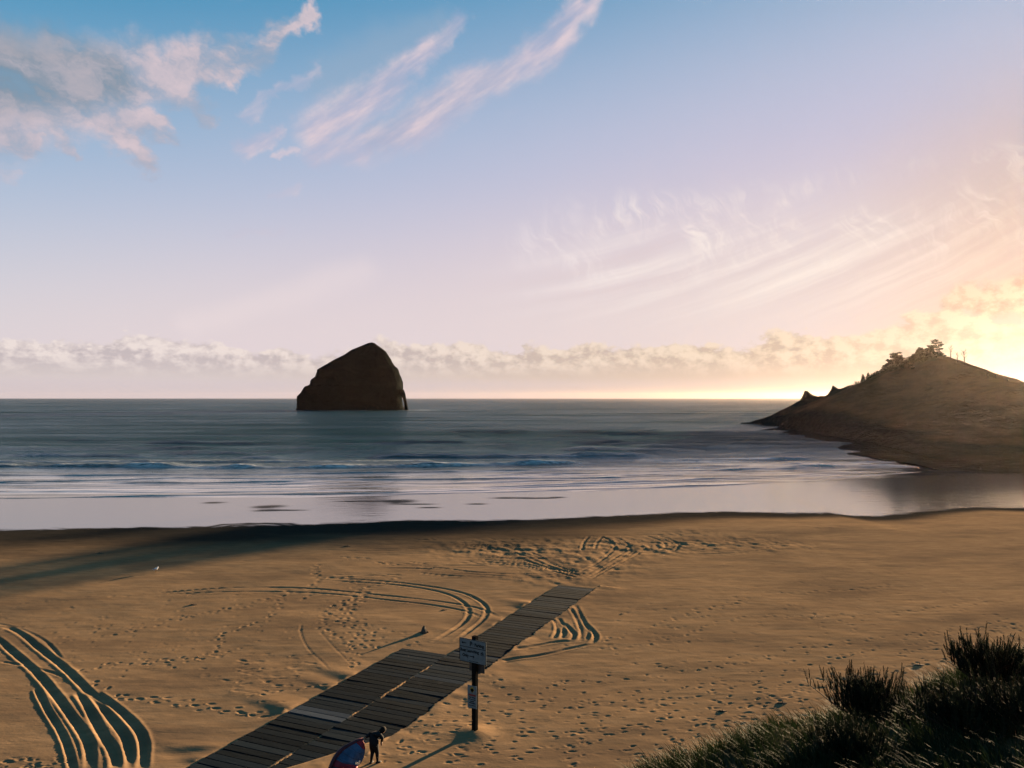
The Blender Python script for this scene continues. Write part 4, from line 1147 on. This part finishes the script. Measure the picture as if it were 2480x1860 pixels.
def build_grass():
    rs = np.random.RandomState(12); N = 75000
    m = mat_leaf('beach_grass', (0.006, 0.013, 0.005), (0.015, 0.022, 0.008), .15, .8, .05)
    # tussocks: blades start from clump centres
    nc = 5200
    cx = rs.uniform(3.0, 34, nc); cy = rs.uniform(9.0, 23.5, nc)
    keep = (dune_height(cx, cy) > .3) & (fbm(cx * .5, cy * .5, 501, 3) > -.55); cx, cy = cx[keep], cy[keep]
    k = rs.randint(0, len(cx), N)
    x = cx[k] + rs.randn(N) * .13; y = cy[k] + rs.randn(N) * .13
    z = dune_height(x, y) - .03
    L = rs.uniform(.30, .75, N) * (.75 + .5 * rs.rand(len(cx))[k])
    a = rs.uniform(0, 2 * np.pi, N); lean = rs.uniform(.1, .5, N)
    wind = np.array((-.40, -.10))             # bent by the wind to the left
    dx = np.cos(a) * lean + wind[0] + .1; dy = np.sin(a) * lean + wind[1]
    w = rs.uniform(.006, .012, N); sa = a + np.pi / 2
    sx, sy = np.cos(sa) * w, np.sin(sa) * w
    co = np.zeros((N, 7, 3))
    for i, (t, wd) in enumerate(((0, 1.0), (.45, .85), (.8, .5))):
        px = x + dx * L * t ** 1.8; py = y + dy * L * t ** 1.8; pz = z + L * t * (1 - .28 * t)
        co[:, i * 2] = np.stack([px - sx * wd, py - sy * wd, pz], -1); co[:, i * 2 + 1] = np.stack([px + sx * wd, py + sy * wd, pz], -1)
    co[:, 6] = np.stack([x + dx * L * 1.1, y + dy * L * 1.1, z + L * .74], -1)
    b = np.arange(N)[:, None] * 7
    tris = np.concatenate([b + np.array(t) for t in ((0, 1, 3), (0, 3, 2), (2, 3, 5), (2, 5, 4), (4, 5, 6))], 0)
    me = raw_mesh('beach_grass', co.reshape(-1, 3), tris, m)
    return obj('beach_grass', me, kind='stuff', label='dark windblown beach grass covering the foredune', cat='grass')

def pine(name, loc, height, width, label, seed, nshoot, mat_n, mat_w, group):
    """bushy young shore pine: limbs sweep up and end in upright bottle-brush shoots"""
    rs = np.random.RandomState(seed)
    e = empty(name, loc, label, 'pine', group)
    bm = bmesh.new()
    tube_bm(bm, [(0, 0, -.3), (.03, .02, height * .35), (-.02, .03, height * .7), (0, 0, height * .96)], [.07, .055, .04, .012], 7)
    obj('trunk', bm_mesh('trunk', bm, mat_w, True), e)
    shoots = []; bl = bmesh.new()
    nlimb = int(nshoot / 6)
    for i in range(nlimb):
        f = (i + .5) / nlimb
        h0 = height * (.0 + .80 * f ** 1.1); a = i * 2.39996 + rs.uniform(-.3, .3)
        reach = width * .5 * (1 - f) ** .6 * rs.uniform(.35, 1.05) + .08
        rise = reach * rs.uniform(.35, .8) + .12
        tip = Vector((math.cos(a) * reach, math.sin(a) * reach, min(h0 + rise, height * .97)))
        base = Vector((0, 0, h0)); mid = base.lerp(tip, .5) - Vector((0, 0, rise * .18))
        tube_bm(bl, [base, mid, tip], [.022, .016, .008], 5)
        for j in range(12):
            t = rs.uniform(.15, 1.0) if j else 1.0
            p = (base.lerp(mid, t * 2) if t < .5 else mid.lerp(tip, t * 2 - 1)) if j else tip
            d = Vector((math.cos(a) * .22 + rs.randn() * .13, math.sin(a) * .22 + rs.randn() * .13, 1.0)).normalized()
            shoots.append((p + Vector(rs.randn(3) * .03), d, rs.uniform(.20, .40) * (1.0 if j else 1.3)))
    for j in range(5):
        a = j * 1.256; r = 0 if j == 0 else .07
        shoots.append((Vector((math.cos(a) * r, math.sin(a) * r, height * (.93 if j else .95))), Vector((math.cos(a) * .15 * (j > 0), math.sin(a) * .15 * (j > 0), 1)).normalized(), .55 if j == 0 else .38))
    obj('limbs', bm_mesh('limbs', bl, mat_w, True), e)
    # needles: short blades all along each shoot, hugging it, plus a slim candle core
    M = 44; S = len(shoots)
    P = np.array([s[0] for s in shoots]); Dv = np.array([s[1] for s in shoots]); Ls = np.array([s[2] for s in shoots])
    ref = np.array((.3, .8, .5)); Aa = np.cross(Dv, ref); Aa /= np.linalg.norm(Aa, axis=1)[:, None]; Bb = np.cross(Dv, Aa)
    t = rs.rand(S, M); ang = rs.rand(S, M) * 2 * np.pi
    rad = Aa[:, None] * np.cos(ang)[..., None] + Bb[:, None] * np.sin(ang)[..., None]
    base = P[:, None] + Dv[:, None] * (t * Ls[:, None])[..., None]
    nd = rad * .50 + Dv[:, None] * .9; nl = (.105 * (1 - .55 * t ** 2) * rs.uniform(.7, 1.2, (S, M)))[..., None]
    tip = base + nd * nl; side = np.cross(nd, rad + .01); side /= (np.linalg.norm(side, axis=-1, keepdims=True) + 1e-9)
    w = .0065
    co = np.stack([base - side * w, base + side * w, tip], 2).reshape(-1, 3)
    f1 = np.arange(len(co)).reshape(-1, 3)
    # core
    cc = []; ff = []; o0 = len(co)
    for s_i in range(S):
        p, d, L = P[s_i], Dv[s_i], Ls[s_i]; k0 = o0 + len(cc)
        for q in range(3): cc.append(p + (Aa[s_i] * math.cos(q * 2.094) + Bb[s_i] * math.sin(q * 2.094)) * .013)
        cc.append(p + d * L * 1.06)
        ff += [(k0, k0 + 1, k0 + 3), (k0 + 1, k0 + 2, k0 + 3), (k0 + 2, k0, k0 + 3)]
    co = np.concatenate([co, np.array(cc)]); f1 = np.concatenate([f1, np.array(ff)])
    obj('crown', raw_mesh('crown', co, f1, mat_n), e)
    return e

def build_pines():
    mn = mat_leaf('pine_needles', (0.007, 0.010, 0.006), (0.016, 0.020, 0.010), .08, .8, .05); mw = plain('pine_bark', (0.025, 0.018, 0.013), .9, .1)
    specs = ((2105, 1830, 1600, 19.0, 2.7, 380, 1, 'young shore pine on the dune grass, standing apart on the lower slope'),
             (2395, 1725, 1518, 19.2, 2.9, 390, 2, 'young shore pine with a tall leader, higher up the dune'),
             (2330, 1900, 1730, 16.5, 2.6, 300, 3, 'dense low pine thicket in front of the two taller young pines'),
             (2500, 1880, 1660, 16.0, 2.6, 300, 4, 'spreading dark pine at the upper end of the dune thicket'),
             (2060, 1930, 1790, 16.0, 1.9, 240, 5, 'small squat pine below the young shore pine on the dune'))
    for px, pyb, pyt, Y, wd, ns, sd, lab in specs:
        b = at(px, pyb, Y); z = float(dune_height(np.array([b.x]), np.array([Y]))[0])
        top = at(px, pyt, Y).z
        pine('young_pine', (b.x, Y, z - .05), max(.6, top - z - .62), wd, lab, 40 + sd, ns, mn, mw, 'young pines on the foredune')

# --- trees on the headland crest
def clump(cos, faces, c, r, n, rs, flat=.5, leaf=.35):
    for _ in range(n):
        d = rs.randn(3); d /= np.linalg.norm(d); q = np.array(c) + d * np.array((r, r, r * flat)) * rs.rand() ** .4
        a = rs.randn(3); a /= np.linalg.norm(a); b = np.cross(a, rs.randn(3)); b /= np.linalg.norm(b) + 1e-9
        k = len(cos); s = leaf * rs.uniform(.6, 1.3)
        cos += [q - a * s * .5, q + a * s * .5, q + b * s * .6 + a * s * .1]; faces.append((k, k + 1, k + 2))
def head_tree(px, py_base, py_top, Y, kind, label, seed, mats, lean=0.0):
    rs = np.random.RandomState(seed); mn, mw, md = mats
    b = at(px, py_base, Y); H = (at(px, py_top, Y) - b).z
    e = empty('bare_tree' if kind == 'snag' else 'pine_tree', b, label, 'tree', 'trees on the headland crest')
    bm = bmesh.new(); lx = lean * H
    pts = [Vector((0, 0, -1.2)), Vector((lx * .15, 0, H * .3)), Vector((lx * .5, 0, H * .65)), Vector((lx, 0, H))]
    tube_bm(bm, pts, [.20, .16, .11, .03], 6)
    cos, faces = [], []
    def ptat(f):
        k = f * 3; i = min(int(k), 2); return pts[i].lerp(pts[i + 1], k - i)
    if kind == 'snag':
        for i in range(9):
            f = rs.uniform(.35, .98); p = ptat(f); a = rs.uniform(0, 6.28); L = H * rs.uniform(.18, .42)
            q = p + Vector((math.cos(a) * L * .7, math.sin(a) * L * .4, L * .7)); tube_bm(bm, [p, p.lerp(q, .5) + Vector((0, 0, -.1)), q], [.07, .05, .02], 4)
            r = q + Vector((rs.randn() * .6, rs.randn() * .4, .6)); tube_bm(bm, [p.lerp(q, .6), r], [.04, .015], 4)
        obj('trunk', bm_mesh('trunk', bm, md), e)
        return e
    if kind == 'fir':
        for i in range(26):
            f = .12 + .86 * i / 25; p = ptat(f); r = H * .24 * (1 - f) ** .7 + .15; a = i * 2.4
            q = p + Vector((math.cos(a) * r, math.sin(a) * r, -.05)); tube_bm(bm, [p, q], [.05, .02], 4)
            clump(cos, faces, p.lerp(q, .65), r * .6, 60, rs, .5, .6)
    elif kind == 'flag':              # layered, swept to one side by the wind
        for i in range(10):
            f = .35 + .63 * i / 9; p = ptat(f); L = H * rs.uniform(.25, .55) * (-1 if rs.rand() < .72 else .45)
            q = p + Vector((L, rs.randn() * .5, abs(L) * .12)); tube_bm(bm, [p, p.lerp(q, .5) + Vector((0, 0, -.08)), q], [.07, .05, .02], 4)
            for t in (.35, .55, .75, .95): clump(cos, faces, p.lerp(q, t) + Vector((0, 0, .15)), .8, 44, rs, .34, .5)
    else:                             # round-headed
        for i in range(14):
            f = rs.uniform(.3, 1.0); p = ptat(f); a = rs.uniform(0, 6.28); r = H * .26 * rs.uniform(.4, 1.0)
            q = p + Vector((math.cos(a) * r + lean * .4, math.sin(a) * r, r * .25)); tube_bm(bm, [p, q], [.07, .02], 4)
            clump(cos, faces, q, H * .16, 110, rs, .7, .55)
    obj('trunk', bm_mesh('trunk', bm, mw), e)
    obj('crown', raw_mesh('crown', np.array(cos), np.array(faces), mn), e)
    return e
def build_head_trees():
    mats = (mat_leaf('headland_foliage', (0.012, 0.014, 0.009), (0.028, 0.028, 0.015), .2, .7, .1), plain('headland_bark', (0.03, 0.022, 0.016), .9, .1), plain('dead_wood', (0.03, 0.022, 0.016), 1.0, .0))
    T = [(2090, 934, 907, 397, 'fir', 'small fir at the foot of the wooded crest, seaward end'), (2103, 931, 903, 394, 'fir', 'broad fir second from the seaward end of the crest'),
         (2114, 928, 906, 391, 'round', 'low round tree beside the two seaward firs'), (2128, 918, 902, 384, 'round', 'dark shrubby tree where the crest steepens'),
         (2141, 903, 885, 379, 'round', 'low bushy tree on the steep rise of the crest'), (2150, 897, 873, 376, 'round', 'leaning bushy pine on the rise'),
         (2166, 891, 858, 371, 'round', 'tallest round-crowned pine on the seaward rise'), (2178, 888, 855, 368, 'flag', 'thin open pine beside the round-crowned pine'),
         (2186, 883, 866, 364, 'flag', 'short thin pine next to the open pine'), (2212, 868, 857, 355, 'round', 'low scrub tree just below the summit'),
         (2234, 861, 845, 349, 'flag', 'flat wind-swept pine leaning off the summit'), (2250, 858, 845, 345, 'flag', 'low flat pine on the summit'),
         (2276, 860, 825, 338, 'flag', 'tall layered wind-swept pine on the summit'), (2262, 859, 838, 342, 'flag', 'middle-sized flat-topped pine on the summit, beside the tallest'), (2222, 866, 849, 352, 'round', 'bushy pine filling the gap just seaward of the summit'), (2135, 912, 895, 381, 'fir', 'narrow fir half way up the wooded rise'), (2303, 866, 842, 330, 'snag', 'bare forked tree just past the summit'),
         (2320, 879, 858, 326, 'snag', 'stooping bare tree on the landward slope'), (2337, 886, 850, 322, 'snag', 'tall bare tree with spread twigs on the landward slope'),
         (2393, 915, 901, 305, 'snag', 'small bare stem low on the landward ridge'), (2412, 917, 906, 300, 'snag', 'bare twiggy shrub low on the landward ridge'), (2440, 926, 912, 292, 'snag', 'last bare stem on the landward ridge')]
    rs = np.random.RandomState(77); cos, faces = [], []
    for k in range(420):
        Y = rs.uniform(336, 404); xr = np.interp(Y, RX[:, 0], RX[:, 1]); x = xr - abs(rs.randn()) * 7 + 1.5; z = head_z(x, Y)
        r = rs.uniform(.6, 1.5); clump(cos, faces, (x, Y, z + r * .35), r, 26, rs, .75, .7)
    obj('crest_scrub', raw_mesh('crest_scrub', np.array(cos), np.array(faces), mats[0]), kind='stuff', label='dark low scrub along the headland crest', cat='scrub')
    for i, (px, pb, pt, Y, kind, lab) in enumerate(T):
        head_tree(px, pb, pt, Y, kind, lab, 60 + i, mats, {'flag': -.12, 'round': .05, 'snag': -.1}.get(kind, 0))

# ------------------------------------------------------------------ small things on the sand
def sand_z(x, y): return float(base_height(np.array([float(x)]), np.array([float(y)]))[0])
def build_debris():
    wood = plain('driftwood_grey', (0.05, 0.042, 0.034), .9, .1, 8.0, .4)
    def stump(px, py, h, label, seed, low=False):
        rs = random.Random(seed); gx, gy = G(px, py); bm = bmesh.new(); h = h * (.6 if low else 1.0)
        if low:
            tube_bm(bm, [(-h * 1.5, 0, -.02), (-h * .5, .05, h * .10), (h * .4, -.03, h * .10), (h * 1.6, .06, .0)], [h * .12, h * .24, h * .22, h * .08], 7)
            tube_bm(bm, [(h * .2, 0, h * .1), (h * .5, .1, h * .55)], [h * .12, h * .04], 6)
        else:
            tube_bm(bm, [(-.02, 0, -.1), (.03, 0, h * .35), (.0, .02, h * .75), (.05, 0, h)], [h * .55, h * .42, h * .25, h * .10], 8)
            tube_bm(bm, [(0, 0, h * .3), (h * .7, 0, h * .15)], [h * .2, h * .06], 6); tube_bm(bm, [(0, 0, h * .2), (-h * .8, .1, 0)], [h * .2, h * .06], 6)
        for v in bm.verts: v.co += Vector((rs.uniform(-1, 1), rs.uniform(-1, 1), rs.uniform(-1, 1))) * h * .04
        obj('driftwood', bm_mesh('driftwood', bm, wood), None, None, label, 'driftwood', 'driftwood scattered over the sand', (gx, gy, sand_z(gx, gy)))
    stump(1026, 1535, .42, 'upright driftwood stump with a long shadow near the looping tyre tracks', 1)
    stump(466, 1466, .30, 'small driftwood knot left of the looping tyre tracks', 2, True)
    stump(1506, 1487, .16, 'short stick lying on smooth sand beyond the boardwalk', 3, True)
    stump(1075, 1478, .22, 'low driftwood lump inside the tyre loop', 4, True)
    stump(2018, 1690, .26, 'driftwood snag at the foot of the dune', 5, True); stump(1892, 1704, .30, 'dark driftwood chunk on the trampled sand by the dune', 6, True)
    stump(1748, 1722, .26, 'driftwood piece among footprints below the dune grass', 7, True); stump(2225, 1612, .34, 'driftwood clump between the dune and the footprint trails', 8, True)
    stump(840, 1323, .35, 'long dark driftwood lying on the damp sand', 9, True); stump(243, 1340, .30, 'driftwood lying on the damp sand near the water', 10, True)
    # gull
    gw = plain('gull_white', (0.7, 0.7, 0.7), .7, .2); gx, gy = G(377, 1386)
    e = empty('gull', (gx, gy, sand_z(gx, gy)), 'small white gull standing on the shaded sand', 'bird'); gg = plain('gull_grey', (0.25, 0.26, 0.28), .7, .2); go = plain('gull_bill', (0.4, 0.2, 0.03), .6, .2)
    bm = bmesh.new(); tube_bm(bm, [(-.22, 0, .20), (-.12, 0, .24), (.0, 0, .27), (.10, 0, .29), (.14, 0, .36), (.17, 0, .42), (.22, 0, .43)], [.015, .07, .095, .08, .045, .05, .02], 10)
    obj('body', bm_mesh('body', bm, gw, True), e)
    for s in (-1, 1):
        bm = bmesh.new(); tube_bm(bm, [(.08, s * .07, .30), (-.08, s * .085, .28), (-.28, s * .05, .23)], [.03, .05, .01], 8); obj('wing', bm_mesh('wing', bm, gg, True), e)
        bm = bmesh.new(); tube_bm(bm, [(.0, s * .035, .2), (.01, s * .035, .0)], [.009, .008], 5); obj('leg', bm_mesh('leg', bm, go), e)
    bm = bmesh.new(); tube_bm(bm, [(.21, 0, .43), (.28, 0, .42)], [.016, .004], 6); obj('bill', bm_mesh('bill', bm, go), e)

build_grass(); build_pines(); build_head_trees(); build_debris()

# ------------------------------------------------------------------ sea air
def build_haze():
    bm = bmesh.new(); box_bm(bm, 0, 6100, 39.0, 29000, 14400, 96.0)
    me = bm_mesh('haze', bm, bpy.data.materials.new('sea_haze')); m = me.materials[0]; m.use_nodes = True
    nt = m.node_tree; nt.nodes.remove(nt.nodes['Principled BSDF'])
    v = nt.nodes.new('ShaderNodeVolumePrincipled'); v.inputs['Color'].default_value = (1.0, .80, .68, 1); v.inputs['Density'].default_value = HAZE; v.inputs['Anisotropy'].default_value = .82
    nt.links.new(v.outputs[0], nt.nodes['Material Output'].inputs['Volume'])
    return obj('haze', me, kind='stuff', label='thin golden sea haze')
HAZE = 0.0000068
build_haze()
